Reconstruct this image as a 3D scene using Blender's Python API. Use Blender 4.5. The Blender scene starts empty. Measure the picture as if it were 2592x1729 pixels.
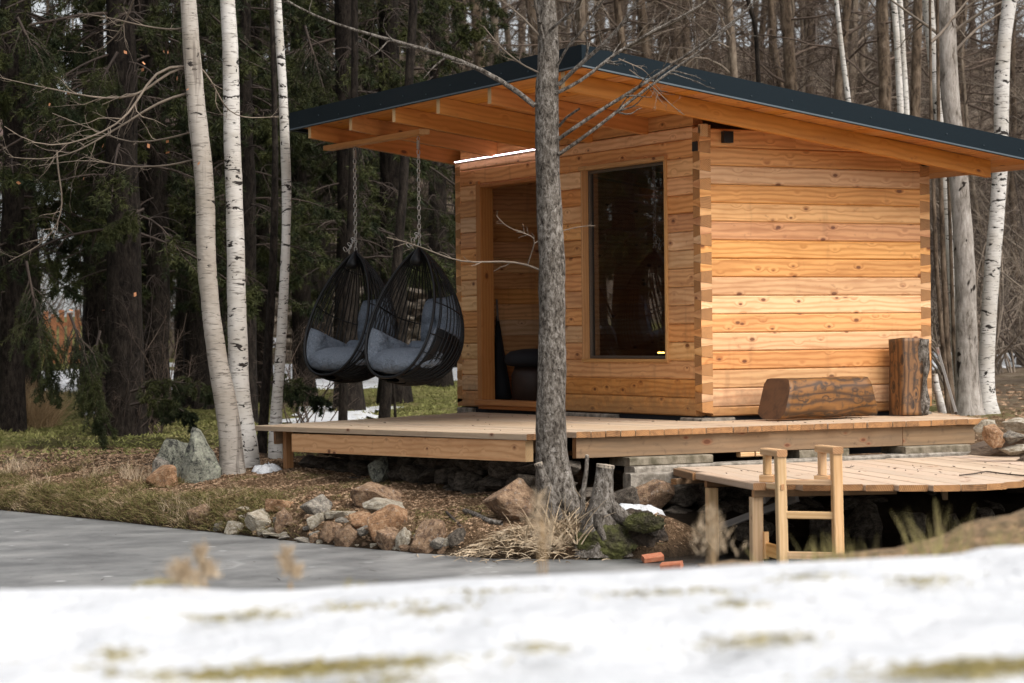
import bpy, bmesh, math, random
import numpy as np
from mathutils import Vector, Matrix, noise as mnoise
random.seed(7)
rng = np.random.default_rng(11)
scene = bpy.context.scene
PI = math.pi

# ---------------------------------------------------------------- camera
cam_loc = np.array([-10.2787, -15.8067, 0.641])
FW = np.array([0.477895, 0.878414, -0.0020799])
RT = np.array([0.878353, -0.477888, -0.0108931])
UP = np.array([0.0105626, -0.0033789, 0.9999385])
FOC = 6120.0
cd = bpy.data.cameras.new('camera')
cam = bpy.data.objects.new('camera', cd)
scene.collection.objects.link(cam)
M = Matrix(((RT[0], UP[0], -FW[0], cam_loc[0]), (RT[1], UP[1], -FW[1], cam_loc[1]),
            (RT[2], UP[2], -FW[2], cam_loc[2]), (0, 0, 0, 1)))
cam.matrix_world = M
cd.lens = 85; cd.sensor_width = 36; cd.sensor_fit = 'HORIZONTAL'
cd.clip_start = 0.1; cd.clip_end = 600
cd.dof.use_dof = True; cd.dof.focus_distance = 18.4; cd.dof.aperture_fstop = 4.5
scene.camera = cam

# ---------------------------------------------------------------- world, sun, exposure
SUN_EL, SUN_AZ = math.radians(52), math.radians(-72)      # azimuth of the sun measured from +X towards +Y
w = bpy.data.worlds.new('World'); scene.world = w; w.use_nodes = True
nt = w.node_tree; nt.nodes.clear()
sky = nt.nodes.new('ShaderNodeTexSky'); sky.sky_type = 'NISHITA'; sky.sun_disc = False
sky.sun_elevation = SUN_EL; sky.sun_rotation = PI / 2 - SUN_AZ
sky.air_density = 1.0; sky.dust_density = 4.0; sky.ozone_density = 1.0
hs = nt.nodes.new('ShaderNodeHueSaturation'); hs.inputs['Saturation'].default_value = 0.22
bg = nt.nodes.new('ShaderNodeBackground'); bg.inputs[1].default_value = 0.15
wo = nt.nodes.new('ShaderNodeOutputWorld')
nt.links.new(sky.outputs[0], hs.inputs['Color']); nt.links.new(hs.outputs[0], bg.inputs[0]); nt.links.new(bg.outputs[0], wo.inputs[0])
sl = bpy.data.lights.new('sun', 'SUN'); sl.energy = 1.4; sl.angle = math.radians(42); sl.color = (1, .955, .89)
so = bpy.data.objects.new('sun', sl); scene.collection.objects.link(so)
sd = Vector((math.cos(SUN_EL) * math.cos(SUN_AZ), math.cos(SUN_EL) * math.sin(SUN_AZ), math.sin(SUN_EL)))
so.rotation_euler = sd.to_track_quat('Z', 'Y').to_euler()
vs = scene.view_settings; vs.view_transform = 'Standard'; vs.look = 'None'; vs.gamma = 1; vs.use_curve_mapping = False
vs.exposure = 0.68
scene.render.engine = 'CYCLES'

# ---------------------------------------------------------------- helpers
def ray(px, py): return FW + RT * ((px - 1296) / FOC) - UP * ((py - 864.5) / FOC)
def at_depth(px, py, d): return cam_loc + ray(px, py) * d
def on_z(px, py, z):
    d = ray(px, py); return cam_loc + d * ((z - cam_loc[2]) / d[2])
def D(v): return v * 2592.0 / 2351.0
def depth_of(p): return float(np.dot(np.asarray(p) - cam_loc, FW))
def cp(lat, d, z=0.0):      # a ground point from lateral offset and distance along the view axis
    f2 = FW[:2] / np.linalg.norm(FW[:2]); r2 = RT[:2] / np.linalg.norm(RT[:2])
    q = cam_loc[:2] + f2 * d + r2 * lat
    return np.array([q[0], q[1], z])

COL = scene.collection
def tag(o, label=None, cat=None, group=None, kind=None):
    if label: o['label'] = label
    if cat: o['category'] = cat
    if group: o['group'] = group
    if kind: o['kind'] = kind
    return o
def empty(name, loc=(0, 0, 0), label=None, cat=None, group=None):
    o = bpy.data.objects.new(name, None); COL.objects.link(o); o.location = loc; o.empty_display_size = .1
    tag(o, label, cat, group); return o
def link_mesh(name, me, mats, parent=None):
    for m in (mats if isinstance(mats, (list, tuple)) else [mats]): me.materials.append(m)
    o = bpy.data.objects.new(name, me); COL.objects.link(o)
    if parent is not None: o.parent = parent
    return o

class MB:
    def __init__(s): s.v = []; s.f = []; s.uv = []; s.mi = []; s.off = (random.uniform(0, 60), random.uniform(0, 60))
    def poly(s, pts, uvs=None, mi=0):
        b = len(s.v); s.v += [tuple(map(float, p)) for p in pts]; s.f.append(tuple(range(b, b + len(pts)))); s.mi.append(mi)
        if uvs is None: uvs = [(0, 0)] * len(pts)
        s.uv += [(u[0] + s.off[0], u[1] + s.off[1]) for u in uvs]
    def prism(s, prof0, prof1, caps=(1, 1), long_uv=True):
        """two matching closed loops of 3-D points; quads between, caps with material 1"""
        n = len(prof0); P0 = [np.array(p, float) for p in prof0]; P1 = [np.array(p, float) for p in prof1]
        per = 0
        for i in range(n):
            j = (i + 1) % n
            L = np.linalg.norm(P1[i] - P0[i]); e = np.linalg.norm(P0[j] - P0[i])
            s.poly([P0[i], P0[j], P1[j], P1[i]], [(0, per), (0, per + e), (L, per + e), (L, per)], 0); per += e
        for c, P, rev in ((caps[0], P0, True), (caps[1], P1, False)):
            if c:
                q = P[::-1] if rev else P
                o = P[0]; e1 = P[1] - o; e1 = e1 / (np.linalg.norm(e1) + 1e-9); nn = np.cross(e1, P[2] - o); e2 = np.cross(nn, e1); e2 = e2 / (np.linalg.norm(e2) + 1e-9)
                s.poly(q, [((p - o) @ e1, (p - o) @ e2) for p in q], 1)
    def beam(s, p0, p1, w, h, up=(0, 0, 1), ch=.004, caps=(1, 1)):
        """rectangular timber, w across, h along 'up', centred on p0-p1"""
        p0 = np.array(p0, float); p1 = np.array(p1, float); d = p1 - p0; d /= np.linalg.norm(d)
        up = np.array(up, float); up = up - d * (up @ d); up /= np.linalg.norm(up); sd_ = np.cross(d, up)
        a, b = w / 2, h / 2
        pr = [(-a, -b + ch), (-a + ch, -b), (a - ch, -b), (a, -b + ch), (a, b - ch), (a - ch, b), (-a + ch, b), (-a, b - ch)]
        if ch <= 0: pr = [(-a, -b), (a, -b), (a, b), (-a, b)]
        s.prism([p0 + sd_ * x + up * y for x, y in pr], [p1 + sd_ * x + up * y for x, y in pr], caps)
    def build(s, name, mats, parent=None, smooth=False):
        me = bpy.data.meshes.new(name); me.from_pydata(s.v, [], s.f)
        uvl = me.uv_layers.new(name='UVMap')
        uvl.data.foreach_set('uv', np.array(s.uv, np.float32).ravel())
        mats = mats if isinstance(mats, (list, tuple)) else [mats]
        if len(mats) > 1: me.polygons.foreach_set('material_index', np.array(s.mi, np.int32))
        if smooth: me.polygons.foreach_set('use_smooth', np.ones(len(s.f), bool))
        me.update()
        bm = bmesh.new(); bm.from_mesh(me); bmesh.ops.remove_doubles(bm, verts=bm.verts, dist=1e-5); bmesh.ops.recalc_face_normals(bm, faces=bm.faces); bm.to_mesh(me); bm.free()
        return link_mesh(name, me, mats, parent)

def arr_mesh(name, V, F, smooth=False, uv=None):
    V = np.ascontiguousarray(V, np.float32); F = np.ascontiguousarray(F, np.int32)
    me = bpy.data.meshes.new(name); me.vertices.add(len(V)); me.vertices.foreach_set('co', V.ravel())
    k = F.shape[1]; me.loops.add(F.size); me.loops.foreach_set('vertex_index', F.ravel())
    me.polygons.add(len(F)); me.polygons.foreach_set('loop_start', np.arange(0, F.size, k, dtype=np.int32))
    me.polygons.foreach_set('loop_total', np.full(len(F), k, np.int32))
    if smooth: me.polygons.foreach_set('use_smooth', np.ones(len(F), bool))
    if uv is not None:
        l = me.uv_layers.new(name='UVMap'); l.data.foreach_set('uv', np.ascontiguousarray(uv[F.ravel()], np.float32).ravel())
    me.update(calc_edges=True); me.validate(); return me

def norm(a): return a / (np.linalg.norm(a, axis=-1, keepdims=True) + 1e-9)
def tubes(P, R, ns=4):
    """P (M,N,3), R (M,N) -> verts, quads"""
    P = np.asarray(P, float); R = np.asarray(R, float); Mn, N = R.shape
    T = norm(np.gradient(P, axis=1))
    ref = np.where(np.abs(T[:, :1, 2:3]) > .9, np.array([1., 0, 0]), np.array([0, 0, 1.]))
    S = norm(np.cross(T, np.broadcast_to(ref, T.shape))); B = np.cross(T, S)
    a = np.arange(ns) * 2 * PI / ns
    V = P[:, :, None, :] + R[:, :, None, None] * (S[:, :, None, :] * np.cos(a)[None, None, :, None] + B[:, :, None, :] * np.sin(a)[None, None, :, None])
    i = np.arange(ns); j = (i + 1) % ns
    base = (np.arange(Mn)[:, None, None] * N + np.arange(N - 1)[None, :, None]) * ns
    F = np.stack([base + i, base + j, base + ns + j, base + ns + i], -1).reshape(-1, 4)
    return V.reshape(-1, 3), F
def join(parts):
    Vs, Fs, o = [], [], 0
    for V, F in parts: Vs.append(V); Fs.append(F + o); o += len(V)
    return np.concatenate(Vs), np.concatenate(Fs)
def spawn(P, R, k, g, len_lo, len_hi, ang, N=6, grav=0., wander=.12, t0=.25, t1=1., rr=.6, horiz=False, rmin=.0012):
    Mn, n, _ = P.shape
    idx = np.repeat(np.arange(Mn), k); t = g.uniform(t0, t1, len(idx)) * (n - 1)
    i0 = np.clip(t.astype(int), 0, n - 2); fr = (t - i0)[:, None]
    st = P[idx, i0] * (1 - fr) + P[idx, i0 + 1] * fr
    r0 = (R[idx, i0] * (1 - fr[:, 0]) + R[idx, i0 + 1] * fr[:, 0]) * rr
    tan = norm(P[idx, i0 + 1] - P[idx, i0])
    rnd = g.normal(size=tan.shape)
    if horiz: rnd[:, 2] *= .25
    per = norm(rnd - tan * np.sum(rnd * tan, -1, keepdims=True))
    an = g.uniform(ang * .6, ang * 1.3, len(idx))[:, None]
    d = norm(tan * np.cos(an) + per * np.sin(an))
    Lp = np.linalg.norm(P[idx, -1] - P[idx, 0], axis=-1)
    L = g.uniform(len_lo, len_hi, len(idx)) * (1 - .55 * t / (n - 1)) * Lp
    pts = [st]; cur = st; step = (L / (N - 1))[:, None]
    for q in range(N - 1):
        d = norm(d + g.normal(size=d.shape) * wander + np.array([0, 0, -grav])); cur = cur + d * step; pts.append(cur)
    P2 = np.stack(pts, 1); R2 = np.maximum(np.maximum(r0, rmin)[:, None] * np.linspace(1, .25, N)[None], rmin * .6)
    return P2, R2

# ---------------------------------------------------------------- materials
def new_mat(name):
    m = bpy.data.materials.new(name); m.use_nodes = True; t = m.node_tree; t.nodes.clear()
    o = t.nodes.new('ShaderNodeOutputMaterial'); b = t.nodes.new('ShaderNodeBsdfPrincipled'); t.links.new(b.outputs[0], o.inputs[0])
    return m, t, b
class N_:
    def __init__(s, t): s.t = t
    def n(s, k, **kw):
        x = s.t.nodes.new('ShaderNode' + k)
        for a, v in kw.items(): setattr(x, a, v)
        return x
    def l(s, a, b): s.t.links.new(a, b)
    def val(s, inp, v):
        if hasattr(v, 'is_output'): s.l(v, inp)
        else: inp.default_value = v
    def math(s, op, a, b=0., c=None, clamp=False):
        x = s.n('Math', operation=op, use_clamp=clamp); s.val(x.inputs[0], a); s.val(x.inputs[1], b)
        if c is not None: s.val(x.inputs[2], c)
        return x.outputs[0]
    def mix(s, f, a, b, mode='MIX'):
        x = s.n('MixRGB', blend_type=mode); s.val(x.inputs[0], f); s.val(x.inputs[1], a); s.val(x.inputs[2], b); return x.outputs[0]
    def mapv(s, v, sc=(1, 1, 1), loc=(0, 0, 0)):
        x = s.n('Mapping'); s.l(v, x.inputs[0]); x.inputs['Scale'].default_value = sc; x.inputs['Location'].default_value = loc; return x.outputs[0]
    def noise(s, v, scale=5., detail=4., rough=.55, dist=0.):
        x = s.n('TexNoise'); s.l(v, x.inputs['Vector']); x.inputs['Scale'].default_value = scale; x.inputs['Detail'].default_value = detail
        x.inputs['Roughness'].default_value = rough; x.inputs['Distortion'].default_value = dist; return x.outputs[0]
    def vor(s, v, scale=5., feature='F1'):
        x = s.n('TexVoronoi', feature=feature); s.l(v, x.inputs['Vector']); x.inputs['Scale'].default_value = scale; return x
    def ramp(s, f, stops):
        x = s.n('ValToRGB'); s.l(f, x.inputs[0]); e = x.color_ramp.elements
        while len(e) > 1: e.remove(e[0])
        e[0].position = stops[0][0]; e[0].color = tuple(stops[0][1]) + (1,) if len(stops[0][1]) == 3 else stops[0][1]
        for p, c in stops[1:]:
            q = e.new(p); q.color = tuple(c) + (1,) if len(c) == 3 else c
        return x.outputs[0]
    def sm(s, v, a, b):
        x = s.n('MapRange', interpolation_type='SMOOTHSTEP'); s.l(v, x.inputs[0]); x.inputs[1].default_value = a; x.inputs[2].default_value = b; return x.outputs[0]
    def bump(s, h, st=.3, dist=.01):
        x = s.n('Bump'); s.l(h, x.inputs['Height']); x.inputs['Strength'].default_value = st; x.inputs['Distance'].default_value = dist; return x.outputs[0]
def c4(c): return (c[0], c[1], c[2], 1)

def wood_mat(name, light, dark, knot=(.11, .032, .010), var=.35, rough=.55, freq=42, grey=0., greycol=(.33, .30, .26), knots=.6, spots=0., pale=None, gc=.46, spt=(.55, .75), grime=False):
    m, t, b = new_mat(name); x = N_(t)
    uv = x.n('TexCoord').outputs['UV']; rnd = x.n('ObjectInfo').outputs['Random']
    sep = x.n('SeparateXYZ'); x.l(uv, sep.inputs[0]); U, V = sep.outputs[0], sep.outputs[1]
    warp = x.noise(x.mapv(uv, (1.1, 5, 1)), 1.0, 3)
    vk = x.vor(x.mapv(uv, (5.6, 10.5, 1)), 1.0); dist = vk.outputs['Distance']
    ks = x.n('SeparateColor'); x.l(vk.outputs['Color'], ks.inputs[0])
    has = x.math('LESS_THAN', ks.outputs[0], knots)
    ksize = x.math('MULTIPLY_ADD', ks.outputs[1], .12, .055)
    kd = x.math('DIVIDE', dist, ksize)
    kmask = x.math('MULTIPLY', x.sm(kd, 1.15, .75), has)
    swirl = x.math('MULTIPLY', x.sm(dist, .42, .0), has)
    ph = x.math('MULTIPLY_ADD', warp, 5.5, x.math('MULTIPLY', V, freq))
    ph = x.math('MULTIPLY_ADD', swirl, 2.6, ph)
    g = x.math('SINE', x.math('MULTIPLY', ph, 3.3))
    g = x.math('POWER', x.math('MULTIPLY_ADD', g, .5, .5), 1.7)
    fib = x.noise(x.mapv(uv, (6, 170, 1)), 1.0, 4, .7)
    gg = x.math('ADD', x.math('MULTIPLY', g, gc), x.math('MULTIPLY', x.math('SUBTRACT', fib, .45), .95), clamp=True)
    col = x.mix(gg, c4(light), c4(dark))
    if pale:
        pr_ = x.math('FRACT', x.math('MULTIPLY', rnd, 51.3)); col2 = x.mix(gg, c4(pale), c4([pale[0] * .70, pale[1] * .55, pale[2] * .42])); col = x.mix(x.sm(pr_, .3, .95), col, col2)
    big = x.noise(x.mapv(uv, (1.2, 4, 1), (5, 9, 0)), 1.0, 4, .6)
    col = x.mix(x.math('MULTIPLY', x.sm(big, .45, .75), .45), col, c4([d * .8 for d in dark]))
    blot = x.noise(x.mapv(uv, (9, 14, 1), (3, 1, 0)), 1.0, 3, .6)
    col = x.mix(x.math('MULTIPLY', x.sm(blot, .62, .75), .35), col, c4([knot[0] * 2, knot[1] * 2, knot[2] * 2]))
    if grey > 0:
        gn = x.noise(x.mapv(uv, (1.5, 12, 1), (2, 4, 0)), 1.0, 5, .7)
        col = x.mix(x.math('MULTIPLY_ADD', x.sm(gn, .35, .7), .5 * grey, grey * .55), col, c4(greycol))
    col = x.mix(x.math('MULTIPLY', x.sm(kd, 2.0, .9), x.math('MULTIPLY', has, .4)), col, c4([knot[0] * 2.6, knot[1] * 2.3, knot[2] * 2]))
    col = x.mix(x.math('MULTIPLY', kmask, .82), col, c4(knot))
    if spots > 0:
        sp = x.noise(x.mapv(uv, (7, 7, 1)), 1.6, 4, .7)
        col = x.mix(x.math('MULTIPLY', x.sm(sp, spt[0], spt[1]), spots), col, (.035, .022, .014, 1))
    if grime:
        oc = x.n('TexCoord').outputs['Object']; so_ = x.n('SeparateXYZ'); x.l(oc, so_.inputs[0]); gn_ = x.noise(oc, 9, 5, .7)
        hz_ = x.math('ADD', so_.outputs[2], x.math('MULTIPLY', gn_, -.55)); col = x.mix(x.math('MULTIPLY', x.sm(hz_, .02, -.28), .6), col, (.17, .105, .055, 1))
        dr = x.noise(x.mapv(oc, (7, 7, 1.1)), 1, 4, .6); col = x.mix(x.math('MULTIPLY', x.sm(dr, .58, .72), .22), col, (.22, .10, .04, 1))
    hsv = x.n('HueSaturation')
    r2 = x.math('FRACT', x.math('MULTIPLY', rnd, 7.31)); r3 = x.math('FRACT', x.math('MULTIPLY', rnd, 23.7))
    x.l(x.math('MULTIPLY_ADD', r2, -.009, .5035), hsv.inputs['Hue'])
    x.l(x.math('MULTIPLY_ADD', r3, .16, .94), hsv.inputs['Saturation'])
    x.l(x.math('MULTIPLY_ADD', rnd, var, 1 - var * .55), hsv.inputs['Value'])
    x.l(col, hsv.inputs['Color']); x.l(hsv.outputs[0], b.inputs['Base Color'])
    b.inputs['Roughness'].default_value = rough
    hgt = x.math('ADD', x.math('MULTIPLY', fib, .6), x.math('MULTIPLY', g, -.3))
    x.l(x.bump(hgt, .35, .004), b.inputs['Normal'])
    return m
def end_mat(name, light, dark, stain=.3, rough=.7):
    m, t, b = new_mat(name); x = N_(t)
    uv = x.n('TexCoord').outputs['UV']; rnd = x.n('ObjectInfo').outputs['Random']
    wv = x.noise(x.mapv(uv, (9, 9, 1)), 1, 3)
    sep = x.n('SeparateXYZ'); x.l(uv, sep.inputs[0])
    # growth rings about a pith that lies somewhere off the block
    fx = x.math('FRACT', x.math('MULTIPLY', sep.outputs[0], 1.37)); fy = x.math('FRACT', x.math('MULTIPLY', sep.outputs[1], 1.21))
    rr = x.math('SQRT', x.math('ADD', x.math('POWER', x.math('SUBTRACT', fx, .45), 2.), x.math('POWER', x.math('SUBTRACT', fy, .2), 2.)))
    g = x.math('MULTIPLY_ADD', x.math('SINE', x.math('MULTIPLY_ADD', wv, 4., x.math('MULTIPLY', rr, 420.))), .5, .5)
    col = x.mix(g, c4(light), c4(dark))
    st = x.noise(x.mapv(uv, (14, 14, 1)), 1, 5, .7)
    col = x.mix(x.math('MULTIPLY', x.sm(st, .42, .68), stain), col, c4([d * .35 for d in dark]))
    hsv = x.n('HueSaturation'); x.l(x.math('MULTIPLY_ADD', rnd, .5, .7), hsv.inputs['Value']); x.l(col, hsv.inputs['Color'])
    x.l(hsv.outputs[0], b.inputs['Base Color']); b.inputs['Roughness'].default_value = rough
    x.l(x.bump(st, .5, .004), b.inputs['Normal'])
    return m
def plain(name, col, rough=.6, metal=0., nscale=20., var=.25, bump=.1, bdist=.005, col2=None, emis=None, spec=None):
    m, t, b = new_mat(name); x = N_(t)
    v = x.n('TexCoord').outputs['Object']
    nz = x.noise(v, nscale, 5, .6)
    c2 = col2 if col2 else [k * (1 - var) for k in col]
    x.l(x.mix(x.sm(nz, .3, .7), c4(col), c4(c2)), b.inputs['Base Color'])
    b.inputs['Roughness'].default_value = rough; b.inputs['Metallic'].default_value = metal
    if spec is not None: b.inputs['Specular IOR Level'].default_value = spec
    if bump: x.l(x.bump(nz, bump, bdist), b.inputs['Normal'])
    if emis: b.inputs['Emission Color'].default_value = c4(emis[0]); b.inputs['Emission Strength'].default_value = emis[1]
    return m

MW = {}
MW['log'] = wood_mat('oiled_larch_log', (.74, .375, .145), (.44, .165, .048), var=.30, knots=.72, pale=(.82, .545, .30), gc=.6, grime=True)
MW['end'] = end_mat('log_end_grain', (.50, .255, .095), (.33, .14, .042), .25)
MW['rafter'] = wood_mat('rafter_timber', (.62, .265, .072), (.42, .145, .03), var=.14, knots=.45, freq=36)
MW['rafter_end'] = end_mat('rafter_end_grain', (.66, .44, .23), (.5, .29, .12), .1)
MW['frame'] = wood_mat('frame_timber', (.46, .205, .07), (.32, .115, .03), var=.1, knots=.2, freq=60)
MW['deck'] = wood_mat('deck_board', (.62, .46, .30), (.44, .28, .155), var=.16, knots=.35, grey=.55, greycol=(.43, .35, .27), rough=.7, freq=50, spots=.18)
MW['deck_end'] = end_mat('deck_board_end', (.44, .225, .085), (.24, .105, .035), .6)
MW['fascia'] = wood_mat('fresh_fascia', (.84, .50, .23), (.56, .23, .065), var=.05, knots=.75, freq=46)
MW['old'] = wood_mat('weathered_beam', (.34, .205, .105), (.19, .105, .05), var=.15, knots=.5, grey=.6, greycol=(.15, .105, .065), rough=.8, spots=.6)
MW['jet'] = wood_mat('jetty_board', (.60, .44, .30), (.45, .29, .17), var=.15, knots=.35, grey=.5, greycol=(.50, .42, .35), rough=.7, freq=50, spots=.22)
MW['lad'] = wood_mat('ladder_timber', (.68, .46, .26), (.50, .28, .12), var=.12, knots=.35, freq=64)
MW['lad_end'] = end_mat('ladder_end', (.55, .3, .14), (.38, .18, .07), .15)
MW['grey'] = wood_mat('grey_strut', (.30, .27, .24), (.17, .15, .13), var=.1, knots=.3, grey=.8, greycol=(.19, .18, .17), rough=.85)
MW['burnt'] = wood_mat('torched_log', (.22, .10, .034), (.035, .016, .007), knot=(.01, .006, .004), var=.1, knots=.9, freq=26, rough=.55, spots=.85, gc=.8, spt=(.47, .66))
MW['burnt_end'] = end_mat('torched_log_end', (.20, .09, .035), (.09, .038, .016), .6)
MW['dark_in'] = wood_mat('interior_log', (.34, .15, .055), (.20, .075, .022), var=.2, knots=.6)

M_roof = plain('slate_metal_trim', (.006, .0125, .0175), .55, .0, 60, .1, .04, .001, spec=.12)
M_lip = plain('trim_lip', (.022, .038, .048), .5, .0, 60, .1, 0)
M_steel = plain('zinc_steel', (.62, .60, .57), .32, 1., 90, .2, .05)
M_dblock = plain('dark_block_mat', (.02, .022, .024), .5, .3, 50)  # near-black, for small blocks drawn where the wall top looks dark
M_black = plain('black_rattan', (.004, .0045, .0055), .42, 0, 120, .3, .3, .002, spec=.3)
M_conc = plain('concrete', (.34, .30, .25), .95, 0, 16, .45, 1., .02, col2=(.13, .11, .085))
M_conc2 = plain('mossy_concrete', (.25, .21, .155), .95, 0, 12, .5, 1., .02, col2=(.09, .075, .045))
M_led = plain('led_strip', (1, 1, 1), .5, 0, 10, 0, 0, emis=((1., .78, .84), 4.5))
M_lamp = plain('warm_lamp', (1, .7, .3), .5, 0, 10, 0, 0, emis=((1., .50, .10), 14.))
M_brick = plain('brick', (.40, .16, .085), .85, 0, 40, .4, .6, .006, col2=(.34, .10, .045))
M_dark = plain('dark_cloth', (.006, .007, .011), .8, 0, 50, .2, .2)

def cushion_mat():
    m, t, b = new_mat('charcoal_linen'); x = N_(t)
    v = x.n('TexCoord').outputs['Object']
    a = x.noise(x.mapv(v, (1, 1, .25)), 380, 2, .7); c = x.noise(x.mapv(v, (.3, .3, 1)), 340, 2, .7)
    s = x.math('ADD', a, c)
    col = x.ramp(s, [(.3, (.022, .028, .037)), (.7, (.115, .132, .155))])
    sc = x.math('MULTIPLY', s, .5); col = x.ramp(sc, [(.36, (.048, .060, .077)), (.62, (.205, .235, .28))])
    x.l(col, b.inputs['Base Color']); b.inputs['Roughness'].default_value = .95; b.inputs['Specular IOR Level'].default_value = .15
    fold = x.noise(v, 9, 4, .6)
    x.l(x.bump(x.math('MULTIPLY_ADD', fold, 1.2, x.math('MULTIPLY', s, .04)), 1., .05), b.inputs['Normal'])
    return m
M_cush = cushion_mat()

def bark_mat(name, base, crack, light, sc=(26, 26, 7), bump=1., lich=0.3, moss=0., scar=False):
    m, t, b = new_mat(name); x = N_(t)
    v = x.n('TexCoord').outputs['Object']
    n1 = x.noise(x.mapv(v, sc), 1, 6, .7, .4); n2 = x.noise(x.mapv(v, [q * 3.2 for q in sc]), 1, 4, .7)
    h = x.math('MULTIPLY_ADD', n2, .35, n1)
    col = x.ramp(h, [(.52, crack), (.66, base), (.86, light)])
    li = x.noise(v, 16, 5, .75)
    col = x.mix(x.math('MULTIPLY', x.sm(li, .60, .68), lich), col, c4([min(1, q * 1.5 + .08) for q in light]))
    bigp = x.noise(v, 3.2, 4, .65); col = x.mix(x.math('MULTIPLY', x.sm(bigp, .42, .66), .55), col, x.mix(1., col, (.42, .40, .38, 1), 'MULTIPLY'))
    if scar: col = x.mix(x.sm(x.noise(x.mapv(v, (3.5, 3.5, 2.2)), 1, 3, .6, .6), .60, .625), col, (.02, .015, .012, 1))
    if moss:
        mo = x.noise(v, 4, 4, .6); col = x.mix(x.math('MULTIPLY', x.sm(mo, .5, .62), moss), col, (.06, .07, .02, 1))
    x.l(col, b.inputs['Base Color']); b.inputs['Roughness'].default_value = .95; b.inputs['Specular IOR Level'].default_value = .15
    x.l(x.bump(h, bump, .02), b.inputs['Normal']); return m
def birch_mat(name, white=(.60, .57, .53), amount=.57, patch=.595, streak=False):
    m, t, b = new_mat(name); x = N_(t)
    v = x.n('TexCoord').outputs['Object']
    le = x.noise(x.mapv(v, (9, 9, 75)), 1, 3, .6); pa = x.noise(x.mapv(v, (6, 6, 15)), 1, 5, .62, 1.0); sh = x.noise(x.mapv(v, (2, 2, 3)), 1, 4)
    col = x.mix(x.sm(sh, .35, .7), c4(white), c4([white[0] * .74, white[1] * .71, white[2] * .66]))
    col = x.mix(x.math('MULTIPLY', x.sm(le, amount, amount + .07), .75), col, (.09, .075, .06, 1))
    col = x.mix(x.sm(pa, patch, patch + .015), col, (.025, .02, .017, 1))
    if streak:
        col = x.mix(x.math('MULTIPLY', x.sm(x.noise(x.mapv(v, (9, 9, .5)), 1, 4, .7, .3), .54, .62), .62), col, (.10, .08, .065, 1))
    sep = x.n('SeparateXYZ'); x.l(v, sep.inputs[0])
    low = x.math('MULTIPLY', x.sm(x.math('ADD', sep.outputs[2], x.math('MULTIPLY', pa, .9)), .75, .15), .85)
    rough_b = x.ramp(x.noise(x.mapv(v, (30, 30, 8)), 1, 5, .7), [(.4, (.03, .025, .02)), (.7, (.22, .19, .16))])
    col = x.mix(low, col, rough_b)
    x.l(col, b.inputs['Base Color']); b.inputs['Roughness'].default_value = .75; b.inputs['Specular IOR Level'].default_value = .25
    x.l(x.bump(x.math('SUBTRACT', sh, x.math('MULTIPLY', pa, 1.2)), .7, .012), b.inputs['Normal']); return m
B_main = bark_mat('alder_bark', (.135, .115, .095), (.022, .017, .013), (.34, .31, .275), (42, 42, 22), 1., .55, .0)
B_grey = bark_mat('grey_smooth_bark', (.31, .275, .24), (.12, .10, .08), (.44, .40, .36), (16, 16, 4), .7, .25, 0., True)
B_pale = birch_mat('pale_birch_bark', (.39, .35, .305), .57, .635, True)
B_birch = birch_mat('white_birch_bark')
B_dark = bark_mat('spruce_bark', (.018, .0135, .0105), (.004, .003, .0025), (.04, .032, .025), (22, 22, 8), 1., .1)
B_mid = bark_mat('brown_forest_bark', (.115, .082, .056), (.035, .025, .017), (.21, .16, .115), (12, 12, 4), .8, .3)
B_midlight = bark_mat('grey_forest_bark', (.17, .13, .095), (.065, .048, .034), (.28, .225, .17), (12, 12, 4), .6, .3)
M_twig = plain('brown_twig', (.12, .082, .058), .9, 0, 3, .5, 0)
M_twig2 = plain('grey_twig', (.23, .18, .135), .9, 0, 4, .5, 0)
M_twigd = plain('dark_dead_twig', (.055, .037, .027), .9, 0, 3, .5, 0)
M_cut = plain('cut_wood', (.42, .35, .27), .9, 0, 30, .4, .3)
def needle_mat(name, a, c):
    m, t, b = new_mat(name); x = N_(t)
    v = x.n('TexCoord').outputs['Object']; nz = x.noise(v, 2.2, 4, .65); rnd = x.n('ObjectInfo').outputs['Random']
    col = x.mix(x.sm(nz, .35, .68), c4(a), c4(c))
    hsv = x.n('HueSaturation'); x.l(x.math('MULTIPLY_ADD', rnd, .5, .75), hsv.inputs['Value']); x.l(col, hsv.inputs['Color'])
    x.l(hsv.outputs[0], b.inputs['Base Color']); b.inputs['Roughness'].default_value = .7; b.inputs['Specular IOR Level'].default_value = .2; return m
M_need = needle_mat('spruce_needles', (.013, .020, .007), (.056, .060, .017))

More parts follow.
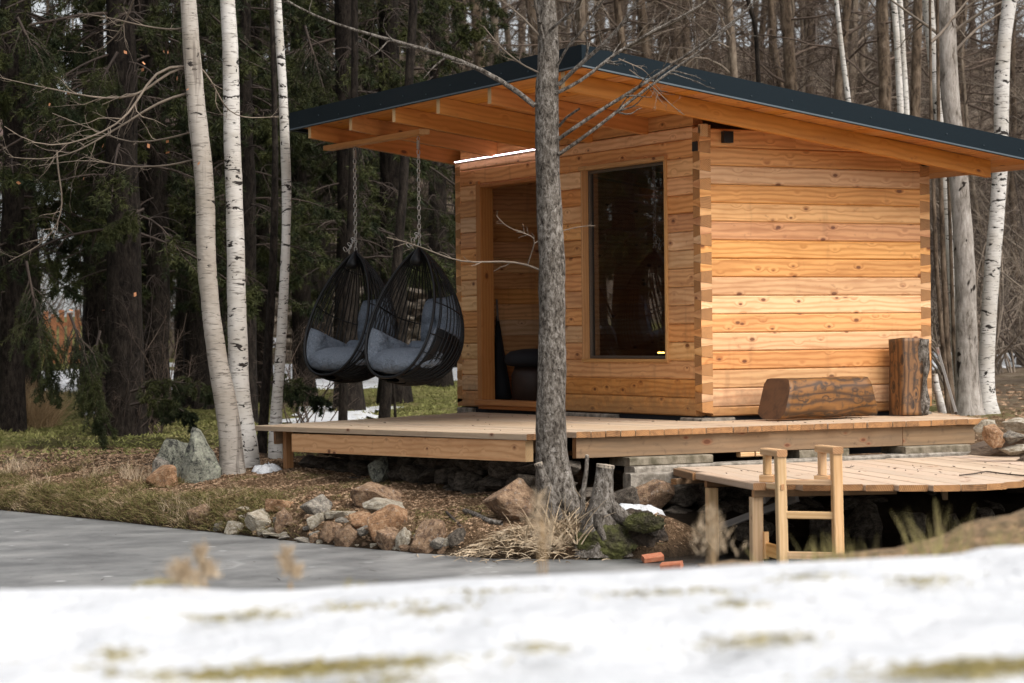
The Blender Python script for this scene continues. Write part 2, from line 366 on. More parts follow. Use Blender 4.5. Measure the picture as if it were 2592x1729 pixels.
def ground_mat():
    m, t, b = new_mat('ground_cover'); x = N_(t)
    v = x.n('TexCoord').outputs['Object']
    big = x.noise(v, .55, 5, .65); mid = x.noise(v, 4, 6, .7); fine = x.noise(v, 45, 5, .75)
    grass = x.ramp(mid, [(.3, (.085, .085, .025)), (.5, (.16, .155, .05)), (.7, (.30, .24, .12))])
    litter = x.ramp(fine, [(.3, (.05, .032, .02)), (.5, (.17, .105, .058)), (.68, (.36, .245, .15)), (.8, (.5, .38, .26))])
    attr = x.n('Attribute', attribute_name='lawn').outputs['Fac']
    f = x.sm(x.math('ADD', attr, x.math('MULTIPLY', x.math('SUBTRACT', mid, .5), .9)), .35, .65)
    col = x.mix(f, litter, grass)
    hill = x.n('Attribute', attribute_name='hill').outputs['Fac']
    hl = x.ramp(x.noise(v, 2.2, 6, .75), [(.3, (.06, .043, .03)), (.5, (.16, .12, .088)), (.75, (.33, .27, .21))])
    col = x.mix(hill, col, hl)
    wet = x.n('Attribute', attribute_name='wet').outputs['Fac']  # mask holds the damp shore and the shade painted under the jetty
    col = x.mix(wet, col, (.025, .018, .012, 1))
    x.l(col, b.inputs['Base Color']); b.inputs['Roughness'].default_value = .95; b.inputs['Specular IOR Level'].default_value = .1
    x.l(x.bump(x.math('MULTIPLY_ADD', mid, .6, fine), 1., .05), b.inputs['Normal']); return m
M_ground = ground_mat()
def snow_mat(name='snow', dirt=.0):
    m, t, b = new_mat(name); x = N_(t)
    v = x.n('TexCoord').outputs['Object']; n1 = x.noise(v, 7, 5, .6); n2 = x.noise(v, 60, 3, .6)
    col = x.mix(x.sm(n1, .35, .65), (.655, .66, .67, 1), (.54, .55, .565, 1))
    if dirt: col = x.mix(x.math('MULTIPLY', x.sm(x.noise(v, 3.3, 6, .7), .56, .68), dirt), col, (.30, .25, .14, 1))
    x.l(col, b.inputs['Base Color']); b.inputs['Roughness'].default_value = .6
    b.inputs['Subsurface Weight'].default_value = 0.0
    x.l(x.bump(x.math('MULTIPLY_ADD', n2, .3, n1), .8, .05), b.inputs['Normal']); return m
M_snow = snow_mat(); M_snowd = snow_mat('thin_snow', .8)
def ice_mat():
    m, t, b = new_mat('pond_ice'); x = N_(t)
    v = x.n('TexCoord').outputs['Object']
    big = x.noise(v, 1.3, 4, .6); mid = x.noise(x.mapv(v, (1, 1, 1)), 2.5, 6, .7); fine = x.noise(v, 34, 4, .7)
    col = x.ramp(x.math('MULTIPLY_ADD', mid, .5, x.math('MULTIPLY', big, .5)), [(.38, (.10, .10, .098)), (.5, (.165, .165, .16)), (.62, (.235, .232, .222))])
    # frost flecks and scratches
    sp = x.vor(v, 4.5); col = x.mix(x.math('MULTIPLY', x.sm(sp.outputs['Distance'], .20, .10), x.math('MULTIPLY', x.sm(x.noise(v, 2.1, 3, .7), .5, .6), .6)), col, (.50, .50, .49, 1)); sp2 = x.vor(v, 6.5); col = x.mix(x.math('MULTIPLY', x.sm(sp2.outputs['Distance'], .10, .05), .6), col, (.05, .045, .04, 1)); wv = x.noise(x.mapv(v, (1, 1, 1), (7, 3, 0)), 1.1, 3, .5); col = x.mix(x.math('MULTIPLY', x.sm(wv, .56, .72), .45), col, (.07, .07, .07, 1))
    col = x.mix(x.math('MULTIPLY', x.sm(fine, .60, .74), .35), col, (.40, .41, .41, 1))
    cv = x.n('MixRGB'); cv.inputs[0].default_value = .35; x.l(v, cv.inputs[1]); nzc = x.n('TexNoise'); x.l(v, nzc.inputs['Vector']); nzc.inputs['Scale'].default_value = 1.7; x.l(nzc.outputs[1], cv.inputs[2]); ce = x.vor(cv.outputs[0], .6, 'DISTANCE_TO_EDGE'); col = x.mix(x.math('MULTIPLY', x.sm(ce.outputs['Distance'], .012, .002), x.math('MULTIPLY', x.sm(x.noise(v, .8, 2, .5), .5, .62), .3)), col, (.36, .36, .35, 1))
    wat = x.n('Attribute', attribute_name='open').outputs['Fac']
    col = x.mix(wat, col, (.006, .006, .005, 1))
    x.l(col, b.inputs['Base Color'])
    ro = x.math('MULTIPLY_ADD', mid, .3, .45); x.l(x.math('MULTIPLY', ro, x.math('MULTIPLY_ADD', wat, -.93, 1.)), b.inputs['Roughness'])
    x.l(x.bump(x.math('MULTIPLY_ADD', fine, .3, mid), .25, .01), b.inputs['Normal']); return m
M_ice = ice_mat()
def rock_mat(name, a, c, d, lich=.3, light=(.46, .43, .38)):
    m, t, b = new_mat(name); x = N_(t)
    v = x.n('TexCoord').outputs['Object']; rnd = x.n('ObjectInfo').outputs['Random']
    off = x.n('CombineXYZ'); 
    for i in range(3): x.l(x.math('MULTIPLY', rnd, 37. + i * 11), off.inputs[i])
    vv = x.n('VectorMath', operation='ADD'); x.l(v, vv.inputs[0]); x.l(off.outputs[0], vv.inputs[1]); v = vv.outputs[0]
    n1 = x.noise(v, 6, 6, .7, .5); n2 = x.noise(v, 38, 5, .75); st = x.noise(x.mapv(v, (5, 5, 38)), 1, 4, .6, .6)
    h = x.math('MULTIPLY_ADD', n2, .45, x.math('MULTIPLY', n1, .62))
    col = x.ramp(h, [(.46, d), (.55, a), (.65, c)])
    col = x.mix(x.math('MULTIPLY', x.sm(st, .5, .68), .4), col, c4([q * .45 for q in a]))
    col = x.mix(x.math('MULTIPLY', x.sm(x.noise(v, 9, 5, .75), .56, .66), lich), col, c4(light))
    x.l(col, b.inputs['Base Color']); b.inputs['Roughness'].default_value = .9; b.inputs['Specular IOR Level'].default_value = .25
    x.l(x.bump(x.math('ADD', h, x.math('MULTIPLY', st, .4)), .9, .02), b.inputs['Normal']); return m
R_brown = rock_mat('brown_stone', (.26, .165, .10), (.40, .28, .18), (.10, .06, .04), .4)
R_orange = rock_mat('orange_stone', (.36, .20, .105), (.47, .34, .22), (.18, .10, .055), .35)
R_grey = rock_mat('grey_stone', (.26, .225, .18), (.42, .38, .32), (.09, .085, .08), .5, (.50, .50, .46))
R_pale = rock_mat('pale_stone', (.40, .35, .27), (.55, .50, .42), (.20, .16, .11), .5, (.60, .57, .5))
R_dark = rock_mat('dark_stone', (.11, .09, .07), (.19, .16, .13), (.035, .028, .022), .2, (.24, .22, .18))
R_moss = rock_mat('lichen_stone', (.20, .20, .16), (.33, .33, .26), (.035, .035, .033), .55, (.40, .42, .30))
RM = dict(brown=R_brown, orange=R_orange, grey=R_grey, pale=R_pale, dark=R_dark, moss=R_moss)

# ---------------------------------------------------------------- terrain
ICE = -.80
SHORE = np.array([(-13.5, 3), (-11.5, 7.5), (-8, 9.6), (-5.6, 8.2), (-4.75, 6.6), (-4.25, 4.6), (-3.85, 2.7), (-3.72, 1.8), (-3.55, .9), (-3.42, .06), (-3.30, -.6), (-3.12, -1.25), (-2.9, -1.95),
                  (-2.45, -2.35), (-1.95, -2.55), (-1.45, -2.35), (-1.2, -1.9), (-.4, -1.75), (.8, -1.9), (1.8, -2.3), (4.6, -2.6), (6.0, -5.0), (4.0, -8.5), (-4.5, -9.8), (-9, -8.8), (-13.5, -6.5), (-15, -2)], float)
def shore_dist(X, Y):
    """signed distance, positive on land"""
    sh = X.shape; x = X.ravel(); y = Y.ravel(); best = np.full(x.shape, 1e9); ins = np.zeros(x.shape, bool); n = len(SHORE)
    for i in range(n):
        a = SHORE[i]; b = SHORE[(i + 1) % n]; e = b - a; L2 = e @ e
        t = np.clip(((x - a[0]) * e[0] + (y - a[1]) * e[1]) / L2, 0, 1)
        best = np.minimum(best, np.hypot(x - a[0] - t * e[0], y - a[1] - t * e[1]))
        c = (a[1] > y) != (b[1] > y)
        with np.errstate(divide='ignore', invalid='ignore'): xi = (b[0] - a[0]) * (y - a[1]) / (b[1] - a[1]) + a[0]
        ins ^= c & (x < xi)
    return np.where(ins, -best, best).reshape(sh)
def vnoise(X, Y, s, seed=0):
    r = np.random.default_rng(100 + seed); T = r.random((64, 64)); u = X * s; v = Y * s
    iu = np.floor(u).astype(int); iv = np.floor(v).astype(int); fu = u - iu; fv = v - iv; fu = fu * fu * (3 - 2 * fu); fv = fv * fv * (3 - 2 * fv)
    g = lambda a, b: T[a % 64, b % 64]
    return (g(iu, iv) * (1 - fu) + g(iu + 1, iv) * fu) * (1 - fv) + (g(iu, iv + 1) * (1 - fu) + g(iu + 1, iv + 1) * fu) * fv - .5
def fbm(X, Y, s, o=4, seed=0): return sum(vnoise(X, Y, s * 2 ** i, seed + i) / 2 ** i for i in range(o))
def sstep(x, a, b):
    t = np.clip((x - a) / (b - a), 0, 1); return t * t * (3 - 2 * t)
F2 = FW[:2] / np.linalg.norm(FW[:2]); R2_ = RT[:2] / np.linalg.norm(RT[:2])
def latdep(X, Y):
    dx = X - cam_loc[0]; dy = Y - cam_loc[1]; return dx * R2_[0] + dy * R2_[1], dx * F2[0] + dy * F2[1]
def hill_start(lat): return 88 - 36 * sstep(lat, -13, -5.5)
def terrain(X, Y):
    X = np.asarray(X, float); Y = np.asarray(Y, float)
    s = shore_dist(X, Y); lat, dep = latdep(X, Y)
    z = np.where(s > 0, ICE + .17 * (1 - np.exp(-np.maximum(s, 0) / .10)) + .19 * (1 - np.exp(-np.maximum(s, 0) / 1.0)), ICE - .35 * (1 - np.exp(np.minimum(s, 0) / .4)))
    z = z + .021 * np.clip(dep - 24, 0, 60) + .10 * sstep(lat, 2, 5) * sstep(dep, 20, 26)
    hs = hill_start(lat); up = np.clip(dep - hs, 0, 200)
    up = np.minimum(up, 46); z = z + .25 * up * sstep(up, 0, 9)
    land = sstep(s, -.1, .5)
    z = z + fbm(X, Y, 1.1, 4, 3) * .07 * land + fbm(X, Y, 5, 3, 9) * .035 * land + fbm(X, Y, .13, 3, 21) * 1.2 * sstep(dep, 55, 80)
    # hollow under the jetty
    return z
def hit(px, py, zoff=0., dmin=8., dmax=140.):
    d = ray(px, py); ts = np.concatenate([np.arange(dmin, 40, .04), np.arange(40, dmax, .3)])
    P = cam_loc + d * ts[:, None]; h = np.maximum(terrain(P[:, 0], P[:, 1]), ICE) + zoff
    k = np.argmax(P[:, 2] < h)
    return P[k].copy()
def gz(x, y): return float(terrain(np.array([x]), np.array([y]))[0])

def axis(pieces):
    out = []
    for a, b, s in pieces: out.append(np.arange(a, b, s))
    return np.unique(np.round(np.concatenate(out), 4))
xs = axis([(-150, -30, 3), (-30, -8, .6), (-8, -5.5, .16), (-5.5, 3.4, .07), (3.4, 9, .25), (9, 40, .7), (40, 170, 2.5)])
ys = axis([(-60, -12, 3), (-12, -4, .5), (-4, 6.5, .07), (6.5, 14, .2), (14, 60, .7), (60, 190, 2.2)])
X, Y = np.meshgrid(xs, ys, indexing='ij'); Z = terrain(X, Y)
V = np.stack([X, Y, Z], -1).reshape(-1, 3); nx, ny = X.shape
ii, jj = np.meshgrid(np.arange(nx - 1), np.arange(ny - 1), indexing='ij'); b0 = (ii * ny + jj).ravel()
Fq = np.stack([b0, b0 + ny, b0 + ny + 1, b0 + 1], -1)
me = arr_mesh('ground', V, Fq, True)
lat, dep = latdep(X, Y); sdist = shore_dist(X, Y)
lawn = np.clip(sstep(dep, 22.5, 26.5) * (1 - sstep(lat, 3.0, 6.0) * .55) + .55 * sstep(sdist, .05, .25) * (1 - sstep(sdist, .25, .9)) * (lat < -1.9), 0, 1)
hillm = np.maximum(sstep(dep - hill_start(lat), -2, 6), sstep(lat, 4.5, 6.5) * sstep(dep, 24, 30) * .8)
wet = np.maximum((1 - sstep(sdist, .0, .10)), ((X > -1.5) & (Y < -1.28) & (Y > -6)).astype(float) * 1.05) * .9  # damp shore edge, plus jetty shade painted as a dark rectangle of ground
wet = np.maximum(wet, .55 * sstep(dep, 20.5, 22.5) * (1 - sstep(dep, 26, 29)) * (1 - sstep(lat, -2.2, -1.2)) * (lat > -5))  # darker ground band left of and beyond the deck end
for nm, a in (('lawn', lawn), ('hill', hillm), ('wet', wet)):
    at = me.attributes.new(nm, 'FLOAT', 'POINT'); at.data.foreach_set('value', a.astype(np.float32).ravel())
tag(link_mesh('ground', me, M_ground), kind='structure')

# ice sheet
xi = np.arange(-60, 14, .5); yi = np.arange(-16, 34, .5); X, Y = np.meshgrid(xi, yi, indexing='ij')
V = np.stack([X, Y, np.full(X.shape, ICE)], -1).reshape(-1, 3); nx, ny = X.shape
ii, jj = np.meshgrid(np.arange(nx - 1), np.arange(ny - 1), indexing='ij'); b0 = (ii * ny + jj).ravel()
me = arr_mesh('pond_ice', V, np.stack([b0, b0 + ny, b0 + ny + 1, b0 + 1], -1), True)
opn = sstep(X + .25 * Y, -2.95, -2.6)
at = me.attributes.new('open', 'FLOAT', 'POINT'); at.data.foreach_set('value', opn.astype(np.float32).ravel())
tag(link_mesh('pond_ice', me, M_ice), kind='structure')

# snow bank in front of the camera
CREST = [(-600, 1470), (0, 1484), (300, 1482), (420, 1474), (560, 1486), (730, 1487), (1100, 1463), (1650, 1436), (2200, 1408), (2420, 1398), (2500, 1376), (2592, 1374), (3300, 1340)]
DC = 4.5
lats = np.arange(-4.2, 4.2, .035); cz = []
for la in lats:
    px = 1296 + la / DC * FOC; py = np.interp(px, [c[0] for c in CREST], [c[1] for c in CREST]); cz.append(at_depth(px, py, DC)[2])
deps = np.concatenate([np.arange(-3, 2.4, .3), np.arange(2.4, 5.4, .04), np.arange(5.4, 9.6, .12)])
LA, DE = np.meshgrid(lats, deps, indexing='ij'); CZ = np.array(cz)[:, None]
ZB = CZ + .012 * (DC - DE) * (DE < DC) - .004 + np.minimum(fbm(LA, DE, 1.3, 4, 31) - .25, 0) * .05 * sstep(np.abs(DE - DC), 0, .7) * (DE < DC) - .10 * np.clip(DE - DC, 0, 9) ** 1.0 * (1 + .7 * np.clip(DE - DC, 0, 9)) * 1.3 + fbm(LA, DE, 5, 3, 5) * .004 * (1 + 2 * sstep(DC - DE, .2, .6))
ZB = np.where(DE < 2.2, ZB - .02, ZB)
PX = cam_loc[0] + F2[0] * DE + R2_[0] * LA; PY = cam_loc[1] + F2[1] * DE + R2_[1] * LA
V = np.stack([PX, PY, ZB], -1).reshape(-1, 3); nx, ny = LA.shape
ii, jj = np.meshgrid(np.arange(nx - 1), np.arange(ny - 1), indexing='ij'); b0 = (ii * ny + jj).ravel()
SNOW = tag(link_mesh('snow_bank', arr_mesh('snow_bank', V, np.stack([b0, b0 + ny, b0 + ny + 1, b0 + 1], -1), True), M_snow), kind='structure')
def snow_z(la, de):
    c = np.interp(la, lats, cz); return c + .012 * (DC - de) * (de < DC) - .004

# thin old snow on the lawn
def patch_cover():
    la = np.arange(-16, 22, .16); de = np.arange(27, 56, .16); LA, DE = np.meshgrid(la, de, indexing='ij')
    PX = cam_loc[0] + F2[0] * DE + R2_[0] * LA; PY = cam_loc[1] + F2[1] * DE + R2_[1] * LA
    nz = fbm(LA * .5, DE * .35, .9, 4, 44)
    band = np.exp(-((DE - 43 - LA * .08) / 4.3) ** 2) * .62 + np.exp(-((DE - 34.0) / 1.5) ** 2) * .18 - .33
    band = band + .1 * np.exp(-((DE - 30.2) / .8) ** 2) * (LA < -4)
    f = band + nz * .75
    Zt = terrain(PX, PY) + np.clip(f, -.1, .12) * .5 + .0
    keep = (f > 0)[:-1, :-1] & (f > -.03)[1:, :-1] & (f > -.03)[:-1, 1:] & (f > -.03)[1:, 1:]
    ny = LA.shape[1]; ii, jj = np.nonzero(keep); b0 = ii * ny + jj
    V = np.stack([PX, PY, Zt], -1).reshape(-1, 3)
    me = arr_mesh('lawn_snow', V, np.stack([b0, b0 + ny, b0 + ny + 1, b0 + 1], -1), True)
    tag(link_mesh('lawn_snow', me, M_snowd), 'old melting snow lying in patches across the far lawn', 'snow', kind='stuff')
patch_cover()
def snow_blob(px, py, wpx, hpx, label, tilt=0., thick=.05):
    p = hit(px, py); d = depth_of(p); w_ = wpx * d / FOC; dp = w_ * .7
    r = np.random.default_rng(int(px)); n = 22; bm = bmesh.new(); rings = []
    for k, (s, h) in enumerate(((1, 0), (.93, .6), (.7, .9), (.35, 1.))):
        rg = []
        for i in range(n):
            a = i / n * 2 * PI; q = s * (1 + .22 * math.sin(3 * a + px) + .14 * math.sin(5 * a + py) + .06 * r.normal())
            u = math.cos(a) * q * w_ / 2; v = math.sin(a) * q * dp / 2
            c = p[:2] + R2_ * u + F2 * (v + dp * .3)
            z = gz(c[0], c[1]) - .02 + h * thick + .01 * r.normal() * (k > 0)
            rg.append(bm.verts.new((c[0], c[1], z)))
        rings.append(rg)
    for a, b in zip(rings[:-1], rings[1:]):
        for i in range(n): bm.faces.new((a[i], a[(i + 1) % n], b[(i + 1) % n], b[i]))
    bm.faces.new(rings[-1])
    me = bpy.data.meshes.new('snow_patch'); bm.to_mesh(me); bm.free()
    for f in me.polygons: f.use_smooth = True
    tag(link_mesh('snow_patch', me, M_snow), label, 'snow patch')
snow_blob(1625, 1303, 115, 50, 'small melting snow patch lying beside the tree stump roots', thick=.07)
snow_blob(673, 1198, 80, 18, 'narrow snow patch behind the leaning pale tree by the deck end', thick=.06)
snow_blob(228, 1048, 50, 10, 'thin snow patch on the lawn left of the thick spruce trunk', thick=.05)

# earth mound right of the snow bank
la = np.arange(.55, 4.2, .05); de = np.arange(5.2, 9.2, .06); LA, DE = np.meshgrid(la, de, indexing='ij')
tgt = np.interp(1296 + LA / 7. * FOC, [2050, 2250, 2450, 2592, 2900], [1425, 1402, 1350, 1306, 1260])
zt = cam_loc[2] - .0109 * 0 + (((864.5 - 12.7) - .0109 * (1296 + LA / 7. * FOC - 1296)) - tgt) / FOC * 7.
ZB = zt - .22 * np.abs(DE - 7.) ** 1.3 + fbm(LA, DE, 3, 4, 61) * .06
PX = cam_loc[0] + F2[0] * DE + R2_[0] * LA; PY = cam_loc[1] + F2[1] * DE + R2_[1] * LA
V = np.stack([PX, PY, ZB], -1).reshape(-1, 3); nx, ny = LA.shape
ii, jj = np.meshgrid(np.arange(nx - 1), np.arange(ny - 1), indexing='ij'); b0 = (ii * ny + jj).ravel()
M_earth = plain('dry_earth', (.30, .19, .10), .95, 0, 22, .5, 1., .05, col2=(.12, .085, .04))
tag(link_mesh('earth_mound', arr_mesh('earth_mound', V, np.stack([b0, b0 + ny, b0 + ny + 1, b0 + 1], -1), True), M_earth), kind='structure')

# ---------------------------------------------------------------- cabin
H = .145; LF = 4.155; LS = 2.24; TH = .10
cabin = empty('log_cabin', (0, 0, 0), 'small new log cabin of oiled orange timber with a dark sloping roof', 'cabin')
LOGM = [MW['log'], MW['end']]
def ftail(mb, k0, y_in, y_out, zc, proud):
    """dovetail of a front-wall log; y_in = wall side, y_out = corner face"""
    sgn = 1 if y_out > y_in else -1
    hs_ = {(0, 0): .0385, (1, 0): .0495, (0, 1): .0215, (1, 1): .0355}   # (x side, inner) half heights; x 0=outer face
    def c(x, inn, up): return (TH * x, (y_in if inn else y_out + sgn * proud), zc + (1 if up else -1) * hs_[(x, inn)])
    p0 = [c(0, 1, 0), c(1, 1, 0), c(1, 1, 1), c(0, 1, 1)]; p1 = [c(0, 0, 0), c(1, 0, 0), c(1, 0, 1), c(0, 0, 1)]
    mb.prism(p0, p1, (0, 1))
def stail(mb, x_in, x_out, zc, proud, mir=False):
    sgn = 1 if x_out > x_in else -1
    hs_ = {(0, 0): .0325, (1, 0): .049, (0, 1): .0215, (1, 1): .0355}   # (y side, inner); y 0 = outer face
    def c(y, inn, up): return ((x_in if inn else x_out + sgn * proud), (LF - TH * y if mir else TH * y), zc + (1 if up else -1) * hs_[(y, inn)])
    p0 = [c(0, 1, 0), c(1, 1, 0), c(1, 1, 1), c(0, 1, 1)]; p1 = [c(0, 0, 0), c(1, 0, 0), c(1, 0, 1), c(0, 0, 1)]
    mb.prism(p0, p1, (0, 1))
DOOR = (2.42, 3.665); WIN = (.478, 1.812); DOOR_TOP = 14; WIN_BOT, WIN_TOP = 3, 14
def soffit(x): return 2.575 - .139 * (x + 1.43)
for k in range(16):
    z0, z1 = k * H, min((k + 1) * H, 2.27)
    segs = [(TH, LF - TH)]
    if k < WIN_BOT: segs = [(TH, DOOR[0]), (DOOR[1], LF - TH)] if k >= 0 else segs
    elif k < WIN_TOP: segs = [(TH, WIN[0]), (WIN[1], DOOR[0]), (DOOR[1], LF - TH)]
    for a, b in segs:
        mb = MB(); wig = random.uniform(-.0012, .0012)
        mb.beam((TH / 2 + wig, a, (z0 + z1) / 2), (TH / 2 + wig, b, (z0 + z1) / 2), TH, z1 - z0 - .003, ch=.009)
        if a == TH: ftail(mb, k, TH, 0., (z0 + z1) / 2, random.uniform(.0, .004))
        if b == LF - TH: ftail(mb, k, LF - TH, LF, (z0 + z1) / 2, random.uniform(.0, .004))
        mb.build('log', LOGM, cabin)
def side_log(z0, z1, y0, front=True):
    # side wall log, top clipped under the sloping roof
    mb = MB(); ch = .009
    a, b = TH, LS - TH; ya, yb = y0, y0 + TH
    cuts = [a, b]; st = lambda x: soffit(x) - .004
    if st(b) < z1:                        # sloped top
        xc = min(b, max(a, (2.575 - .004 - z1) / .139 - 1.43)); cuts = sorted(set([a, xc, b]))
    def prof(x):
        t = min(z1, st(x)); t = max(t, z0 + .004)
        c = min(ch, (t - z0) * .3)
        return [(x, ya, z0 + c), (x, ya + c, z0), (x, yb - c, z0), (x, yb, z0 + c), (x, yb, t - c), (x, yb - c, t), (x, ya + c, t), (x, ya, t - c)]
    for i in range(len(cuts) - 1): mb.prism(prof(cuts[i])[::-1], prof(cuts[i + 1])[::-1], (i == 0, i == len(cuts) - 2))
    if front and z1 < soffit(TH): stail(mb, TH, 0., (z0 + z1) / 2, random.uniform(0, .004))
    if front and z1 < soffit(LS): stail(mb, LS - TH, LS, (z0 + z1) / 2, random.uniform(0, .004))
    mb.build('log', LOGM, cabin)
side_log(.001, H / 2 - .0006, 0, False)
for k in range(15):
    z0 = (k + .5) * H + .0015; z1 = (k + 1.5) * H - .0015
    side_log(z0, z1, .0)
# far side wall, back wall (logs seen through the door)
for k in range(16):
    mb = MB(); z0 = k * H; z1 = (k + 1) * H - .001
    if soffit(LS) > z1: mb.beam((LS - TH / 2, TH, (z0 + z1) / 2), (LS - TH / 2, LF - TH, (z0 + z1) / 2), TH, z1 - z0, ch=.006); ftb = True
    else: continue
    # tails showing at the right rear corner
    hs2 = .0385
    mb.prism([(LS - TH, TH, (z0 + z1) / 2 - .022), (LS, TH, (z0 + z1) / 2 - .022), (LS, TH, (z0 + z1) / 2 + .022), (LS - TH, TH, (z0 + z1) / 2 + .022)],
             [(LS - TH, -.002, (z0 + z1) / 2 - .0495), (LS, -.002, (z0 + z1) / 2 - .0385), (LS, -.002, (z0 + z1) / 2 + .0385), (LS - TH, -.002, (z0 + z1) / 2 + .0495)], (0, 1))
    mb.build('log', [MW['log'], MW['end']], cabin)
for k in range(15):
    z0 = (k + .5) * H + .0006; z1 = (k + 1.5) * H - .0006; mb = MB()
    xb = LS - TH if z1 < soffit(LS - TH) else max(.3, (2.575 - .004 - z1) / .139 - 1.43)
    mb.beam((TH, LF - TH / 2, (z0 + z1) / 2), (xb, LF - TH / 2, (z0 + z1) / 2), TH, z1 - z0, ch=.006)
    if z1 < 2.27: stail(mb, TH, 0., (z0 + z1) / 2, random.uniform(0, .004), True)
    mb.build('log', LOGM, cabin)
mb = MB(); mb.beam((0, LF - TH / 2, .036), (LS, LF - TH / 2, .036), TH, .071, ch=.006); mb.build('log', LOGM, cabin)
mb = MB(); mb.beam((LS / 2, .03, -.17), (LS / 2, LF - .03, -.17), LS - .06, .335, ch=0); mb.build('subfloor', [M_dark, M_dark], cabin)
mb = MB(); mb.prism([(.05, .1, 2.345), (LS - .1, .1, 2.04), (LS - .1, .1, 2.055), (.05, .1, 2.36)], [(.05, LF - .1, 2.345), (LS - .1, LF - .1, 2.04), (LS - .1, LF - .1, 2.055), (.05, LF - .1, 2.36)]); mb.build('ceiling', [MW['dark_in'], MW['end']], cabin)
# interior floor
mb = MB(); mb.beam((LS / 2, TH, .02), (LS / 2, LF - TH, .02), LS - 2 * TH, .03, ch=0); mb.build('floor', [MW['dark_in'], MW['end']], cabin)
# door casing
dc = empty('door_casing'); dc.parent = cabin
FR = [MW['frame'], MW['end']]
for nm, p0, p1, w_, h_ in (('jamb', (.045, DOOR[1] - .02, .07), (.045, DOOR[1] - .02, 2.03), .135, .04),
                           ('jamb', (.045, DOOR[0] + .02, .07), (.045, DOOR[0] + .02, 2.03), .135, .04)):
    mb = MB(); mb.beam(p0, p1, w_, h_, up=(0, 1, 0), ch=.003); mb.build(nm, FR, dc)
mb = MB(); mb.beam((-.012, DOOR[1] + .018, .07), (-.012, DOOR[1] + .018, 2.055), .022, .055, up=(0, 1, 0), ch=.003); mb.build('casing_board', FR, dc)
mb = MB(); mb.beam((.045, DOOR[0] + .04, 2.012), (.045, DOOR[1] - .04, 2.012), .13, .034, ch=.003); mb.build('head_board', FR, dc)
mb = MB(); mb.beam((.02, DOOR[0], .046), (.02, DOOR[1], .046), .20, .046, ch=.004); mb.build('threshold', FR, dc)
mb = MB(); mb.beam((.0, DOOR[0] + .002, .004), (.0, DOOR[1] - .002, .004), .08, .034, ch=.003); mb.build('riser', FR, dc)
# window
wn = empty('window'); wn.parent = cabin
y0, y1 = WIN; zb, zt_ = WIN_BOT * H, WIN_TOP * H + .01
WFR = [wood_mat('window_casing', (.55, .31, .13), (.40, .19, .065), var=.06, knots=.15, freq=70), MW['end']]
for nm, p0, p1, w_, h_, up in (
    ('sill', (.036, y0 - .008, zb - .002), (.036, y1 + .012, zb - .002), .115, .028, (0, 0, 1)),
    ('head', (.03, y0 - .01, zt_ + .006), (.03, y1 + .012, zt_ + .006), .13, .034, (0, 0, 1)),
    ('casing', (.036, y0 + .011, zb + .0125), (.036, y0 + .011, zt_ - .012), .115, .024, (0, 1, 0)),
    ('casing', (.036, y1 - .011, zb + .0125), (.036, y1 - .011, zt_ - .012), .115, .024, (0, 1, 0))):
    mb = MB(); mb.beam(p0, p1, w_, h_, up=up, ch=.003); mb.build(nm, WFR, wn)
M_sash = plain('grey_brown_sash', (.10, .075, .055), .45, 0, 50, .2, .1)
yi0, yi1, zi0, zi1 = y0 + .024, y1 - .024, zb + .014, zt_ - .013
for p0, p1, up in (((.062, yi0 + .013, zi0), (.062, yi0 + .013, zi1), (0, 1, 0)), ((.062, yi1 - .013, zi0), (.062, yi1 - .013, zi1), (0, 1, 0)),
                   ((.062, yi0 + .026, zi0 + .012), (.062, yi1 - .026, zi0 + .012), (0, 0, 1)), ((.062, yi0 + .026, zi1 - .012), (.062, yi1 - .026, zi1 - .012), (0, 0, 1))):
    mb = MB(); mb.beam(p0, p1, .05, .024, up=up, ch=.003); mb.build('sash', [M_sash, M_sash], wn)
mg, t_, b_ = new_mat('window_glass'); b_.inputs['Base Color'].default_value = (.42, .44, .45, 1); b_.inputs['Roughness'].default_value = 0.; b_.inputs['IOR'].default_value = 1.85; b_.inputs['Transmission Weight'].default_value = 1.
mb = MB(); mb.beam((.062, yi0 + .024, (zi0 + zi1) / 2), (.062, yi1 - .024, (zi0 + zi1) / 2), .008, zi1 - zi0 - .044, ch=0); mb.build('pane', [mg, mg], wn)
# roof
roof = empty('roof'); roof.parent = cabin
RX0, RX1, RY0, RY1 = -1.45, 3.0, -.69, 4.62
def rz(x, y): return 2.748 - .139 * (x + 1.45) - .007 * (y + .69)
mb = MB()
c = [(RX0 + .012, RY0 + .012), (RX1, RY0 + .012), (RX1, RY1 - .012), (RX0 + .012, RY1 - .012)]
mb.prism([(x, y, rz(x, y) - .10) for x, y in c], [(x, y, rz(x, y) - .012) for x, y in c]); mb.build('roof_deck', [M_roof, M_roof], roof)
